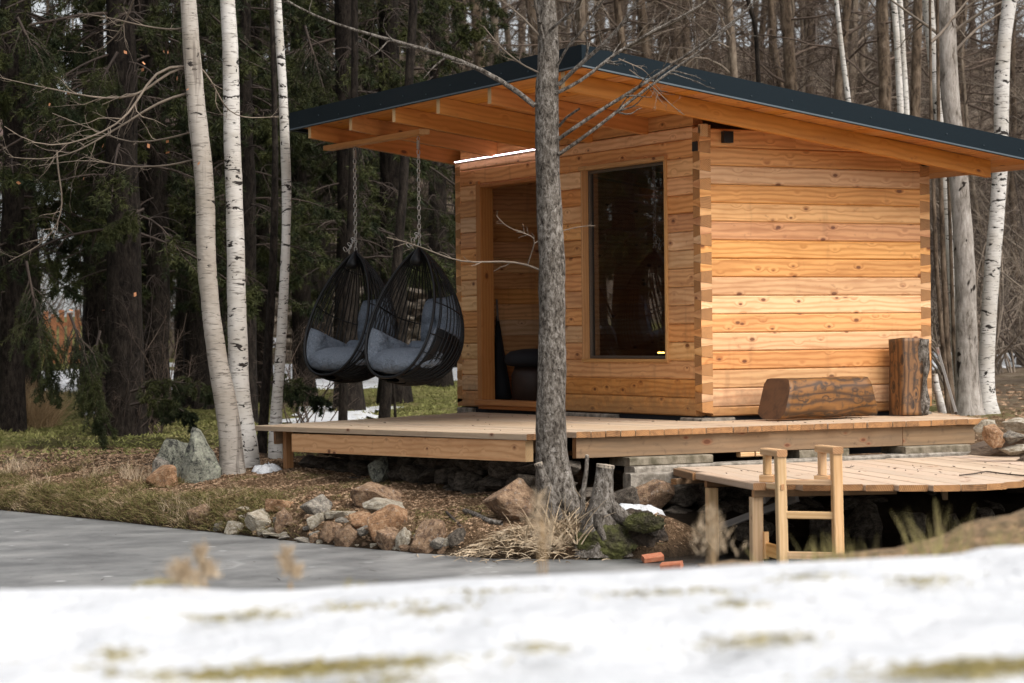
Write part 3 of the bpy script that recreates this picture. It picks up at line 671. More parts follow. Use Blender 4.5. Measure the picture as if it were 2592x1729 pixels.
# standing-seam sheet on top
for i in range(10):
    yy0 = RY0 + .02 + i * .5265; yy1 = yy0 + .52
    mb = MB(); c = [(RX0 + .02, yy0), (RX1, yy0), (RX1, yy1), (RX0 + .02, yy1)]
    mb.prism([(x, y, rz(x, y) - .009) for x, y in c], [(x, y, rz(x, y) - .004) for x, y in c]); mb.build('roof_sheet', [M_roof, M_roof], roof)
FH = .163
def fascia(p, q, out, name='fascia'):
    mb = MB(); p = np.array(p, float); q = np.array(q, float); out = np.array(out, float)
    mb.prism([p, p + out * .012, p + out * .012 - (0, 0, FH), p - (0, 0, FH)], [q, q + out * .012, q + out * .012 - (0, 0, FH), q - (0, 0, FH)]); o = mb.build(name, [M_roof, M_roof], roof)
    mb = MB(); a = np.array((0, 0, FH - .002)); i = np.array((0, 0, .014)); 
    mb.prism([p + out * .0125 - a + i, p + out * .02 - a, p - out * .02 - a, p - out * .02 - a + i * .3], [q + out * .0125 - a + i, q + out * .02 - a, q - out * .02 - a, q - out * .02 - a + i * .3]); mb.build('drip_edge', [M_lip, M_lip], roof)
    return o
fascia((RX0, RY0, rz(RX0, RY0)), (RX0, RY1, rz(RX0, RY1)), (-1, 0, 0))
fascia((RX0 - .012, RY0, rz(RX0, RY0)), (RX1, RY0, rz(RX1, RY0)), (0, -1, 0))
fascia((RX0, RY1, rz(RX0, RY1)), (RX1, RY1, rz(RX1, RY1)), (0, 1, 0))
# soffit boards run along Y
x_ = RX0 + .004; i = 0
while x_ < RX1 - .02:
    x2 = min(x_ + .118, RX1); mb = MB(); g = .0035; zc = lambda x: 2.588 - .139 * (x + 1.43)
    st = random.uniform(-.003, .003)
    mb.prism([(x_ + g, RY0 + .004, zc(x_) + st), (x2, RY0 + .004, zc(x2) + st), (x2, RY0 + .004, zc(x2) + .02), (x_ + g, RY0 + .004, zc(x_) + .02)],
             [(x_ + g, RY1 - .004, zc(x_) + st), (x2, RY1 - .004, zc(x2) + st), (x2, RY1 - .004, zc(x2) + .02), (x_ + g, RY1 - .004, zc(x_) + .02)])
    mb.build('soffit_board', [MW['rafter'], MW['end']], roof); x_ += .118
for yy in (4.25, 3.365, 2.50, 1.675, .79, -.36):
    xe = 2.56; hb = .13 if yy > 0 else .135
    top = lambda x: 2.584 - .139 * (x + 1.43)
    mb = MB(); x0_ = -1.425; y_a, y_b = yy - .03, yy + .03; zlo = lambda x: top(x) - hb
    pr = lambda x: [(x, y_a, zlo(x)), (x, y_b, zlo(x)), (x, y_b, top(x)), (x, y_a, top(x))]
    mb.prism(pr(x0_), pr(xe)); mb.build('rafter', [MW['rafter'], MW['rafter_end']], roof)
# wall plates between rafters, bracket, small blocks
mb = MB(); mb.beam((TH / 2, TH, 2.33), (TH / 2, LF - TH, 2.33), TH - .01, .11, ch=.004); mb.build('wall_plate', LOGM, cabin)
mb = MB(); mb.beam((.02, -.06, 2.2), (.02, -.06, 2.28), .075, .05, ch=.003); 
mb = MB(); mb.beam((.24, -.028, 2.135), (.24, -.028, 2.225), .085, .05, up=(0, 1, 0), ch=.002); mb.build('dark_block', [M_dblock, M_dblock], cabin)  # dark block painted where there is only a shaded gap
mb = MB(); mb.beam((-.004, .06, 2.07), (-.004, .06, 2.145), .012, .07, up=(0, 1, 0), ch=.001); mb.build('dark_block', [M_dblock, M_dblock], cabin)  # dark plate drawn in place of a notch at the front corner
mb = MB(); mb.beam((.03, -.004, 2.18), (.03, -.004, 2.275), .06, .05, up=(0, 1, 0), ch=.003); mb.build('corner_block', [MW['rafter_end'], MW['end']], cabin)
mb = MB(); mb.beam((LS - .04, -.02, 2.0), (LS - .04, -.02, 2.09), .06, .07, up=(0, 1, 0), ch=.002); mb.build('dark_block', [M_dblock, M_dblock], cabin)
# screw heads on the trim
sc_me = None
for i in range(12):
    x = RX0 + .35 + i * .37
    mb = MB(); mb.beam((x, RY0 - .0115, rz(x, RY0) - .085 - (i % 2) * .03), (x, RY0 - .019, rz(x, RY0) - .085 - (i % 2) * .03), .009, .009, ch=.002); mb.build('screw', [M_lip, M_lip], roof)
for i in range(12):
    y = RY0 + .35 + i * .43
    mb = MB(); mb.beam((RX0 - .0115, y, rz(RX0, y) - .08 - (i % 2) * .03), (RX0 - .019, y, rz(RX0, y) - .08 - (i % 2) * .03), .009, .009, ch=.002); mb.build('screw', [M_lip, M_lip], roof)
# footings below the sill logs
for x0, x1, y0_, y1_ in ((-.015, .30, -.01, .30), (1.95, 2.24, .0, .3), (-.01, .12, 1.3, 2.3), (-.01, .25, 3.85, 4.15)):
    mb = MB(); mb.beam(((x0 + x1) / 2, y0_, -.13), ((x0 + x1) / 2, y1_, -.13), x1 - x0, .24, ch=.01); mb.build('footing', [M_conc, M_conc], cabin)
# light strip under the porch roof
def tube_obj(name, pts, rad, mat, parent=None, ns=8, smooth=True, caps=True):
    P = np.array(pts, float)[None]; R = np.array(rad if hasattr(rad, '__len__') else [rad] * len(pts), float)[None]
    if caps:
        P = np.concatenate([P[:, :1], P, P[:, -1:]], 1); d0 = norm(P[:, 2] - P[:, 1]) * .0004; d1 = norm(P[:, -3] - P[:, -2]) * .0004
        P[:, 0] -= d0; P[:, -1] -= d1; R = np.concatenate([R[:, :1] * .02, R, R[:, -1:] * .02], 1)
    V, F = tubes(P, R, ns); return link_mesh(name, arr_mesh(name, V, F, smooth), mat, parent)
led = empty('light_strip', (-.03, 2.5, 2.262), 'lit thin white light strip on the porch wall above the doorway', 'light')
ob = tube_obj('diffuser', [(0, .0, .006), (0, 1.60, -.003)], .0062, M_led, led)
mb = MB(); mb.beam((.016, 0, .006), (.016, 1.6, -.003), .012, .02, ch=.002); mb.build('housing', [M_lip, M_lip], led)

# things inside the cabin
st_ = empty('round_stool', (.42, 3.46, .035), 'black round padded stool standing inside the cabin doorway', 'stool')
def lathe(name, prof, mat, parent, n=32, squash=1.):
    V = []; F = []
    for r, z in prof:
        for i in range(n): V.append((r * math.cos(2 * PI * i / n), r * squash * math.sin(2 * PI * i / n), z))
    for k in range(len(prof) - 1):
        for i in range(n): a = k * n + i; b = k * n + (i + 1) % n; F.append((a, b, b + n, a + n))
    return link_mesh(name, arr_mesh(name, np.array(V), np.array(F), True), mat, parent)
s_px = at_depth(1352, 930, 1); 
lathe('seat_pad', [(.001, .33), (.17, .33), (.24, .345), (.265, .38), (.26, .43), (.21, .47), (.1, .49), (.001, .495)], M_dark, st_)
lathe('base', [(.001, 0), (.17, 0), (.2, .02), (.2, .25), (.17, .33), (.001, .33)], plain('brown_drum', (.03, .014, .008), .6), st_)
pr_ = empty('folded_parasol', (.30, 3.86, .035), 'dark blue folded cloth parasol leaning just inside the door frame', 'parasol')
tube_obj('canopy', [(.0, -.02, .02), (.0, .0, .15), (.0, .03, .5), (.0, .06, .8)], [.09, .085, .045, .012], M_dark, pr_, 12)
tube_obj('pole', [(.0, -.021, .0), (.0, .065, .95)], .01, MW['grey'], pr_, 8)
lp = empty('table_lamp', (.30, 1.07, .495), 'small warm glowing lamp bar just behind the window corner', 'lamp')
tube_obj('bulb', [(0, -.05, 0), (0, .04, 0)], .006, M_lamp, lp)
mb = MB(); mb.beam((0, -.06, -.025), (0, .07, -.025), .03, .03, ch=.004); mb.build('base', [M_dark, M_dark], lp)
# shelf that carries it
sh_ = MB(); sh_.beam((.35, .3, .44), (.35, 1.3, .44), .3, .03, ch=.003)
for yy in (.35, 1.25): sh_.beam((.35, yy, .036), (.35, yy, .424), .04, .04, up=(0, 1, 0), ch=.002)
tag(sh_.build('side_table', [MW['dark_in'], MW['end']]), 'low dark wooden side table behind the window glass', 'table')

# ---------------------------------------------------------------- deck
def zd(x, y): return -.030 - .003 * (y + 1.3) - .012 * (y + 1.3) * min(1, max(0, -x / 2.3))
deck = empty('deck', (0, 0, 0), 'weathered plank deck around the cabin on low beams', 'deck')
DM = [MW['deck'], MW['deck_end']]
x_ = -2.30; pitch = .1195; bi = 0
while x_ < 2.42:
    xa, xb = x_ + .003, x_ + pitch - .003; xc = (xa + xb) / 2
    yf = -1.33 if xc < -2.04 else (-1.16 if xc > -1.87 else -1.02)
    if xc > -1.87: yf = -1.19 + random.uniform(-.012, .012)
    if abs(xc + 1.95) < .09: yf = -1.0
    if xc > 1.80: yf = -1.19 + (xc - 1.80) / .60 * 1.30
    yb = (3.62 + (-xc) * -.07 if xc < -.02 else -.02)
    if xc < -.02: yb = 3.5 + (xc + 2.3) * .12 + random.uniform(-.01, .01)
    if xc > 2.26: yb = .6
    if yb - yf > .1:
        t = .042; mb = MB(); dz = random.uniform(-.0015, .0015); ch = .004
        cuts = [yf, yb]
        def pr(y):
            return [(xa, y, zd(xa, y) - t + dz), (xb, y, zd(xb, y) - t + dz), (xb, y, zd(xb, y) - ch + dz), (xb - ch, y, zd(xb, y) + dz), (xa + ch, y, zd(xa, y) + dz), (xa, y, zd(xa, y) - ch + dz)]
        ym = (yf + yb) / 2
        mb.prism(pr(yf), pr(ym), (1, 0)); mb.prism(pr(ym), pr(yb), (0, 1))
        mb.build('deck_board', DM, deck)
    x_ += pitch
# left fascia beam (fresh) and right fascia beam (weathered)
mb = MB(); a = (-2.285, -1.29); b = (-2.285, 2.74); 
mb.prism([(a[0], a[1], -.220), (a[0] + .06, a[1], -.220), (a[0] + .06, a[1], -.074), (a[0], a[1], -.074)], [(b[0], b[1], -.297), (b[0] + .06, b[1], -.297), (b[0] + .06, b[1], -.148), (b[0], b[1], -.148)])
mb.build('edge_beam', [MW['fascia'], MW['rafter_end']], deck)
mb = MB(); mb.beam((-1.80, -1.12, -.1465), (1.05, -1.12, -.145), .055, .145, ch=.003); mb.build('edge_beam', [MW['old'], MW['deck_end']], deck)
mb = MB(); mb.beam((1.055, -1.12, -.148), (1.745, -1.12, -.148), .055, .145, ch=.003); mb.build('edge_beam', [MW['old'], MW['deck_end']], deck)
for yy in (-.6, .2, 1.0, 1.8, 2.6, 3.3):
    mb = MB(); mb.beam((-2.2, yy, zd(-2.2, yy) - .042 - .06), (-.05, yy, zd(-.05, yy) - .042 - .06), .05, .115, ch=.003); mb.build('joist', [MW['old'], MW['deck_end']], deck)
mb = MB(); mb.beam((-1.75, -.6, -.16), (1.7, -.6, -.16), .05, .13, ch=.003); mb.build('joist', [MW['old'], MW['deck_end']], deck)
for (x, y) in ((-2.12, 3.2),):
    mb = MB(); g_ = gz(x, y); mb.beam((x, y, g_ - .1), (x, y, zd(x, y) - .045), .07, .07, up=(0, 1, 0), ch=.004); mb.build('post', [MW['frame'], MW['deck_end']], deck)
# footings and curb
for n_, p0, p1, w_, h_, m_ in (
    ('footing', (-1.42, -1.10, -.253), (-.72, -1.10, -.253), .28, .062, M_conc2),
    ('footing', (1.0, -1.10, -.252), (1.62, -1.10, -.252), .30, .06, M_conc2),
    ('spacer', (-.42, -1.12, -.238), (-.30, -1.12, -.238), .06, .036, MW['lad']),
    ('spacer', (-.285, -1.12, -.238), (-.17, -1.12, -.238), .06, .036, MW['lad']),
    ('footing', (.1, -1.0, -.262), (.55, -1.0, -.262), .3, .08, M_conc2)):
    mb = MB(); mb.beam(p0, p1, w_, h_, ch=.008); mb.build(n_, [m_, m_], deck)
curb = MB(); curb.beam((-1.42, -1.235, -.42), (3.4, -1.16, -.40), .14, .27, ch=.012)
tag(curb.build('concrete_curb', [M_conc, M_conc]), 'long rough concrete curb between the deck and the lower jetty', 'curb')

# ---------------------------------------------------------------- jetty
jet = empty('jetty', (0, 0, 0), 'low plank jetty with a curved front edge over the pond', 'jetty')
JD = np.array([.28, .96]); JN = np.array([.96, -.28]); JZ = -.30
FS = [-.86, -.66, -.257, 0., .279, .573, .758, .965, 1.6, 2.6, 3.6]; FT = [-3.54, -3.62, -3.83, -3.94, -4.13, -4.14, -4.00, -3.82, -3.35, -2.7, -2.2]
s_ = -.66; 
while s_ < 3.4:
    wd = .176; sc_ = s_ + wd / 2; t0 = float(np.interp(sc_, FS, FT)) + random.uniform(-.012, .012)
    # back ends butt against the curb at y = -1.30
    t1 = (-1.325 + .28 * sc_) / .96
    if s_ < -.5: t0 += .06
    a0 = JN * (s_ + .004) + JD * t0; a1 = JN * (s_ + wd - .004) + JD * t0; b0_ = JN * (s_ + .004) + JD * t1; b1_ = JN * (s_ + wd - .004) + JD * t1
    t0b = float(np.interp(s_ + wd, FS, FT)); skew = (t0b - float(np.interp(s_, FS, FT))) * .45
    a0 = a0 - JD * skew / 2; a1 = a1 + JD * skew / 2
    mb = MB(); dz = random.uniform(-.002, .002); ch = .005
    lo, hi = JZ - .040 + dz, JZ + dz; un = (a1 - a0) / np.linalg.norm(a1 - a0)
    pr = lambda p, q: [(p[0], p[1], lo + ch), (p[0] + un[0] * ch, p[1] + un[1] * ch, lo), (q[0] - un[0] * ch, q[1] - un[1] * ch, lo), (q[0], q[1], lo + ch), (q[0], q[1], hi - ch), (q[0] - un[0] * ch, q[1] - un[1] * ch, hi), (p[0] + un[0] * ch, p[1] + un[1] * ch, hi), (p[0], p[1], hi - ch)]
    mb.prism(pr(a0, a1), pr(b0_, b1_)); mb.build('deck_board', [MW['jet'], MW['deck_end']], jet)
    s_ += wd
JM = [MW['lad'], MW['lad_end']]
def jp(s, t, z): q = JN * s + JD * t; return (q[0], q[1], z)
mb = MB(); mb.beam(jp(-.705, -3.56, JZ - .018), jp(-.705, -2.30, JZ - .018), .085, .046, ch=.006); mb.build('trim_board', [MW['jet'], MW['lad_end']], jet)
mb = MB(); mb.beam(jp(-.74, -2.29, JZ - .024), jp(-.70, -1.68, JZ - .024), .05, .05, ch=.004); mb.build('trim_board', [MW['old'], MW['deck_end']], jet)
mb = MB(); mb.beam(jp(-.80, -1.95, JZ - .075), jp(-.45, -1.80, JZ - .075), .06, .04, ch=.004); mb.build('packer', [MW['old'], MW['deck_end']], jet)
mb = MB(); mb.beam(jp(-.73, -3.50, JZ - .062), jp(.2, -3.55, JZ - .062), .06, .05, ch=.004); mb.build('bearer', [MW['old'], MW['lad_end']], jet)
mb = MB(); mb.beam(jp(-.70, -2.38, JZ - .065), jp(1.0, -2.38, JZ - .065), .06, .05, ch=.004); mb.build('bearer', [MW['old'], MW['lad_end']], jet)
for nm, s, t in (('post', -.70, -3.47), ('post', -.68, -2.45)):
    mb = MB(); mb.beam(jp(s, t, ICE - .25), jp(s, t, JZ - .088 if t < -3 else JZ - .091), .073, .073, up=(JD[0], JD[1], 0), ch=.006); mb.build(nm, JM, jet)
mb = MB(); mb.beam(jp(-.60, -3.3, JZ - .11), jp(.1, -1.6, JZ - .11), .035, .07, ch=.002); mb.build('joist', [MW['grey'], MW['grey']], jet)
mb = MB(); mb.beam(jp(-.62, -2.42, JZ - .36), jp(-.30, -3.1, JZ - .13), .03, .045, ch=.002); mb.build('brace', [MW['grey'], MW['grey']], jet)
mb = MB(); mb.beam(jp(.6, -3.4, JZ - .11), jp(1.3, -1.6, JZ - .11), .035, .07, ch=.002); mb.build('joist', [MW['old'], MW['old']], jet)

# swim ladder: two rails, hand bars, rungs
Z4 = lambda x, y: (1640 + x / 4.702, 1120 + y / 4.702)
lad = empty('pond_ladder', (0, 0, 0), 'pale timber bathing ladder with two hand loops at the jetty corner', 'ladder')
q1 = on_z(*Z4(1610, 1440), ICE); q2 = on_z(*Z4(2275, 1400), ICE); 
def _st(q): return float(JN @ q[:2]), float(JD @ q[:2])
for k_ in range(200):                      # stand the far rail just in front of the board ends
    s2, t2 = _st(q2)
    if t2 < float(np.interp(s2, FS, FT)) - .075: break
    v_ = q2 - cam_loc; q2 = cam_loc + v_ * .998; q2[2] = ICE
for k_ in range(200):
    s2, t2 = _st(q1)
    if t2 < float(np.interp(s2, FS, FT)) - .06: break
    v_ = q1 - cam_loc; q1 = cam_loc + v_ * .998; q1[2] = ICE
dL = depth_of(q1); 
def on_vert(q, px, py):      # height above a ground point seen at row py
    d = depth_of(q); r_ = ray(px, py); return cam_loc[2] + r_[2] * d
def rail(q, pxt, pyt, nm='rail'):
    zt = on_vert(q, pxt, pyt); top = np.array([q[0], q[1], zt]); top[:2] -= R2_ * .012
    mb = MB(); mb.beam((q[0], q[1], ICE - .2), top, .062, .062, up=(JD[0], JD[1], 0), ch=.006); mb.build(nm, JM, lad); return top
tA = rail(q1, *Z4(1570, 165)); tB = rail(q2, *Z4(2240, 130))
back = np.array([JD[0], JD[1], 0.]); ln = norm((q2 - q1) * np.array([1, 1, 0]))
for tp, fy in ((tA, 0), (tB, 0)):
    e = tp + back * .30 + np.array([0, 0, .018]); s0 = tp - back * .04 + np.array([0, 0, .020])
    mb = MB(); mb.beam(s0, e, .068, .044, ch=.007); mb.build('hand_bar', JM, lad)
    f = tp + back * .255; mb = MB(); mb.beam((f[0], f[1], JZ + .052), (f[0], f[1], tp[2] - .003), .045, .05, up=(JD[0], JD[1], 0), ch=.005); mb.build('short_post', JM, lad)
    mb = MB(); mb.beam(f - ln * .045 + np.array([0, 0, JZ + .026 - f[2]]), f + ln * .045 + np.array([0, 0, JZ + .026 - f[2]]), .07, .046, ch=.005); mb.build('foot_block', JM, lad)
def rung(pyl, hgt=.046, zfix=None, nm='rung', thick=.036, off=0.):
    za = on_vert(q1, *Z4(1650, pyl)) if zfix is None else zfix
    a = np.array([q1[0], q1[1], za]) - back * off; b = np.array([q2[0], q2[1], za]) - back * off
    mb = MB(); mb.beam(a + ln * .0315, b - ln * .0315, thick, hgt, ch=.004); mb.build(nm, JM, lad)
rung(860); rung(1340); rung(0, .034, JZ + .018, 'tread', .05, -.01)
# lower outrigger between jetty post and ladder
pp = np.array(jp(-.70, -3.47, 0)); zz = on_vert(q1, *Z4(1500, 1320))
mb = MB(); mb.beam(np.array([pp[0], pp[1], zz + .01]) + ln * .06, np.array([q1[0], q1[1], zz]) - ln * .01 - back * .03, .028, .085, ch=.003); mb.build('outrigger', [MW['fascia'], MW['end']], lad)
mb = MB(); mb.beam(np.array([pp[0], pp[1], zz - .05]) + ln * .055 - back * .02, np.array([pp[0], pp[1], zz + .12]) + ln * .055 - back * .02, .03, .03, up=(JD[0], JD[1], 0), ch=.002); mb.build('cleat', [MW['fascia'], MW['end']], lad)
mb = MB(); aa = np.array(jp(-.655, -3.60, JZ - .012)); bb = np.array([q1[0], q1[1], JZ - .012]) - back * .03; mb.beam(aa, bb + norm(bb - aa) * .0, .045, .036, ch=.005); mb.build('top_brace', JM, lad)

# ---------------------------------------------------------------- hanging chairs
OD = np.array([-.918, -.397, 0]); PD = np.array([.397, -.918, 0])
A_ = np.array([0, 0, 1.14]); Q_ = OD * .44 + np.array([0, 0, .05])
AX = Q_ - A_; n_b = np.cross(AX / np.linalg.norm(AX), PD); n_b /= np.linalg.norm(n_b)
if n_b @ OD > 0: n_b = -n_b
def gprof(t): return (t ** .72) * ((1 - t) ** .45) / .5306
def pod(t, th, sc=1.):
    """t 0 apex..1 front bottom, th 0..pi from one hoop side round the back to the other"""
    t = np.asarray(t, float); th = np.asarray(th, float); g = gprof(np.clip(t, 0, 1)) * sc
    a = -.575 + th / PI * (PI + 1.15)
    return A_ + t[..., None] * AX + g[..., None] * (.475 * np.cos(a)[..., None] * PD + (.255 + .47 * np.sin(a))[..., None] * n_b)
def make_chair(loc, label, seed):
    g = np.random.default_rng(seed)
    t = empty('hanging_chair', loc, label, 'hanging chair', 'egg shaped hanging chairs under the porch roof')
    tt = np.concatenate([[0., .004, .012, .03], np.linspace(.06, .94, 34), [.97, .988, .996, 1.]])
    for th in (0., PI):
        pts = pod(tt, np.full(tt.shape, th)); tube_obj('hoop', pts, .0125, M_black, t, 8, caps=False)
    for th in np.linspace(0, PI, 39)[1:-1]:
        pts = pod(tt[2:-2], np.full(len(tt) - 4, th) + .012 * g.normal()); tube_obj('cane', pts, .0058, M_black, t, 5, caps=False)
    for tb in (.10, .42, .66, .80, .90):
        th = np.linspace(0, PI, 26); tube_obj('band', pod(np.full(26, tb), th, 1.004), .0055 if tb < .7 else .004, M_black, t, 5, caps=False)
    # woven lower basket
    u = np.linspace(.60, .995, 14); v = np.linspace(.12, PI - .12, 30); U_, V_ = np.meshgrid(u, v, indexing='ij')
    P = pod(U_, V_, .985); P2 = pod(U_, V_, .965); n1, n2 = U_.shape
    Vv = np.concatenate([P.reshape(-1, 3), P2.reshape(-1, 3)]); a, b = np.meshgrid(np.arange(n1 - 1), np.arange(n2 - 1), indexing='ij'); k = (a * n2 + b).ravel(); o = n1 * n2
    Fv = np.concatenate([np.stack([k, k + 1, k + n2 + 1, k + n2], -1), np.stack([k + o, k + n2 + o, k + n2 + 1 + o, k + 1 + o], -1)])
    link_mesh('basket', arr_mesh('basket', Vv, Fv, True), M_black, t)
    # crown knot of wrapped rattan
    tube_obj('crown_wrap', [A_ + AX * q for q in (-.02, .02, .06, .10, .13)], [.012, .03, .045, .055, .04], M_black, t, 12)
    # cushions as pillows laid on the inside of the shell
    cu = empty('cushion'); cu.parent = t
    def pillow(name, t0, t1, th0, th1, thick, tuft=(), sc=.955, rnd=3.2):
        nu, nv = 26, 26; uu = np.linspace(0, 1, nu); vv = np.linspace(0, 1, nv); Uu, Vv_ = np.meshgrid(uu, vv, indexing='ij')
        a = np.abs(Uu * 2 - 1); b = np.abs(Vv_ * 2 - 1); pf = np.clip(1 - a ** rnd, 0, 1) ** .42 * np.clip(1 - b ** rnd, 0, 1) ** .42
        wig = fbm(Uu * 3 + seed, Vv_ * 3, 1.2, 3, seed) * .22
        for (tu, tv) in tuft: pf = pf * (1 - .5 * np.exp(-(((Uu - tu) / .10) ** 2 + ((Vv_ - tv) / .10) ** 2)))
        # round the corners in plan
        Tt = t0 + (t1 - t0) * (.5 + (Uu - .5) * (1 - .10 * b ** 3)); Th = th0 + (th1 - th0) * (.5 + (Vv_ - .5) * (1 - .10 * a ** 3))
        outer = pod(Tt, Th, sc); cen = A_ + Tt[..., None] * AX; inw = norm(cen - outer)
        cen2 = norm(pod(np.array([.62]), np.array([PI / 2]), .2)[0] - outer)
        inner = outer + (inw * .5 + cen2 * .5) * (thick * pf * (1 + wig))[..., None] + inw * .002
        outer2 = outer - inw * (.012 * pf)[..., None]
        V2 = np.concatenate([inner.reshape(-1, 3), outer2.reshape(-1, 3)]); aa, bb = np.meshgrid(np.arange(nu - 1), np.arange(nv - 1), indexing='ij'); k = (aa * nv + bb).ravel(); o = nu * nv
        F2_ = np.concatenate([np.stack([k, k + 1, k + nv + 1, k + nv], -1), np.stack([k + o, k + nv + o, k + nv + 1 + o, k + 1 + o], -1)])
        link_mesh(name, arr_mesh(name, V2, F2_, True), M_cush, cu)
    pillow('back_pad', .24, .60, .78, 2.0, .22, ((.5, .5), (.98, .5)))
    pillow('back_pad', .54, .80, .70, 2.20, .2)
    pillow('side_pad', .58, .90, .06, 1.10, .15)
    pillow('side_pad', .58, .90, 2.05, 3.08, .15)
    # seat pad: a puffed round cushion above the basket floor
    nu, nv = 16, 40; V2 = []
    for i in range(nu + 1):
        ph = -PI / 2 + PI * i / nu
        for j in range(nv):
            a = 2 * PI * j / nv; ca, sa = math.cos(a), math.sin(a); r = max(0., math.cos(ph)) ** .55
            z = .10 * math.copysign(abs(math.sin(ph)) ** .9, math.sin(ph)); z *= 1 - .10 * abs(math.sin(2.5 * a + seed)) * r
            p = OD * (.17 + .27 * r * ca) + PD * (.365 * r * sa) + np.array([0, 0, .20 + z - .05 * r * max(0, ca)])
            V2.append(p)
    F2_ = [(i * nv + j, i * nv + (j + 1) % nv, (i + 1) * nv + (j + 1) % nv, (i + 1) * nv + j) for i in range(nu) for j in range(nv)]
    link_mesh('seat_pad', arr_mesh('seat_pad', np.array(V2), np.array(F2_), True), M_cush, cu)
    # chain up to the bar
    ch = empty('chain'); ch.parent = t
    ztop = 2.36 - loc[2]; zc = 1.15; k = 0
    def link(c, ax, alt, L=.047, Wd=.013, rr=.0033):
        ax = norm(np.array(ax, float)); ref = np.array([1, 0, 0]) if alt else np.array([0, 1, 0]); s = norm(np.cross(ax, ref)); pts = []
        for i in range(17):
            a = 2 * PI * i / 16; pts.append(c + ax * (math.sin(a) * L * .5 + (0)) * 1. + s * (math.copysign(abs(math.cos(a)) ** .7, math.cos(a)) * Wd))
        tube_obj('link', pts, rr, M_steel, ch, 5, caps=False)
    while zc < ztop - .15:
        link(np.array([0, 0, zc + .02]), (0.02 * g.normal(), .02 * g.normal(), 1), k % 2); zc += .0395; k += 1
    # loose end knotted just above the crown
    for i in range(6): link(np.array([-.02 - .015 * i, .012 * i * (-1) ** i, 1.26 - .022 * i]), (g.normal() * .6, g.normal() * .6, 1), i % 2)
    # spring and hook
    hel = [(.014 * math.cos(a), .014 * math.sin(a), zc + .01 + .0075 * a / (2 * PI)) for a in np.linspace(0, 2 * PI * 9, 120)]
    tube_obj('spring', hel, .0026, M_steel, ch, 5, caps=False)
    tube_obj('hook', [(0, 0, zc + .075), (.013, 0, zc + .09), (.014, 0, ztop - .03), (0, 0, ztop + .002)], .003, M_steel, ch, 6)
    tube_obj('hook', [(0, 0, zc + .075), (-.013, 0, zc + .09), (-.014, 0, ztop - .03), (0, 0, ztop + .002)], .003, M_steel, ch, 6)
    return t
make_chair((-1.12, 2.66, .258), 'black rattan egg chair with charcoal cushions hanging nearer the doorway', 3)
make_chair((-1.12, 3.95, .268), 'black rattan egg chair with charcoal cushions hanging farther out, half hidden behind the other', 8)
mb = MB(); mb.beam((-1.13, 4.5, 2.387), (-1.13, 2.52, 2.384), .10, .045, ch=.004); 
tag(mb.build('hanging_beam', [MW['rafter'], MW['rafter_end']]), 'short timber bar fixed under the rafters carrying both chair chains', 'beam')

# ---------------------------------------------------------------- logs on the deck
def rough_log(name, p0, p1, r, label, cat, mats, flat=False, sy=1., wob=.05, seg=20, ns=28, up=(0, 0, 1), cut=.0):
    p0 = np.array(p0, float); p1 = np.array(p1, float); ax = norm(p1 - p0); u = norm(np.array(up, float) - ax * (np.array(up) @ ax)); s = np.cross(ax, u); V = []; F = []
    L = np.linalg.norm(p1 - p0); off = random.uniform(0, 50)
    for i in range(seg + 1):
        f = i / seg; c = p0 + ax * L * f
        for j in range(ns):
            a = 2 * PI * j / ns; q = r * (1 + wob * mnoise.noise(Vector((math.cos(a) * 1.6 + off, math.sin(a) * 1.6, f * 3))) * 2 + .05 * mnoise.noise(Vector((math.cos(a) * 6, math.sin(a) * 6 + off, f * 14))))
            x, y = math.cos(a) * q, math.sin(a) * q * sy
            if flat: x = max(-r * flat, min(r * flat * 1.04, x)); y = max(-r * flat * 1.05, min(r * flat * 1.1, y))
            sk = (cut * y) * (1 - 2 * f)
            V.append(c + s * x + u * y + ax * sk)
    for i in range(seg):
        for j in range(ns): a = i * ns + j; b = i * ns + (j + 1) % ns; F.append((a, b, b + ns, a + ns))
    mb = MB()
    for f in F:
        us = []
        for k in f: i, j = divmod(k, ns); us.append((i / seg * L, j / ns * 2 * PI * r))
        if f[1] % ns == 0: us[1] = (us[1][0], 2 * PI * r); us[2] = (us[2][0], 2 * PI * r)
        mb.poly([V[k] for k in f], us, 0)
    for e, o in ((0, -1), (seg, 1)):
        ring = [V[e * ns + j] for j in range(ns)]; c = sum(ring) / ns + ax * o * .004
        for j in range(ns):
            a, b = ring[j], ring[(j + 1) % ns]; uvf = lambda p: ((p - c) @ s + .9, (p - c) @ u + .5)
            mb.poly([c, b, a] if o < 0 else [c, a, b], [uvf(c), uvf(b), uvf(a)] if o < 0 else [uvf(c), uvf(a), uvf(b)], 1)
    o = mb.build(name, mats, smooth=False)
    bm = bmesh.new(); bm.from_mesh(o.data)
    for f in bm.faces:
        if f.material_index == 0: f.smooth = True
    bm.to_mesh(o.data); bm.free()
    return tag(o, label, cat)
BM = [MW['burnt'], MW['burnt_end']]
dz_ = zd(1, -.4)
rough_log('log_bench', (.375, -.43, dz_ + .168), (1.32, -.27, dz_ + .168), .182, 'short thick torched log lying on the deck against the cabin side wall', 'log', BM, .80, 1.0, .13, cut=.32)
rough_log('timber_block', (1.82, -.20, dz_ + .005), (1.84, -.18, dz_ + .62), .142, 'upright torched timber block with bark edge by the cabin back corner', 'timber block', BM, .70, .95, .07, up=(0, 1, 0), cut=.04)

rough_log('bark_slab', (1.925, -.265, dz_ + .004), (1.94, -.25, dz_ + .615), .045, 'dark strip of bark standing against the right edge of the timber block', 'bark', [B_main, B_main], 1.3, 1.3, .5, up=(0, 1, 0))
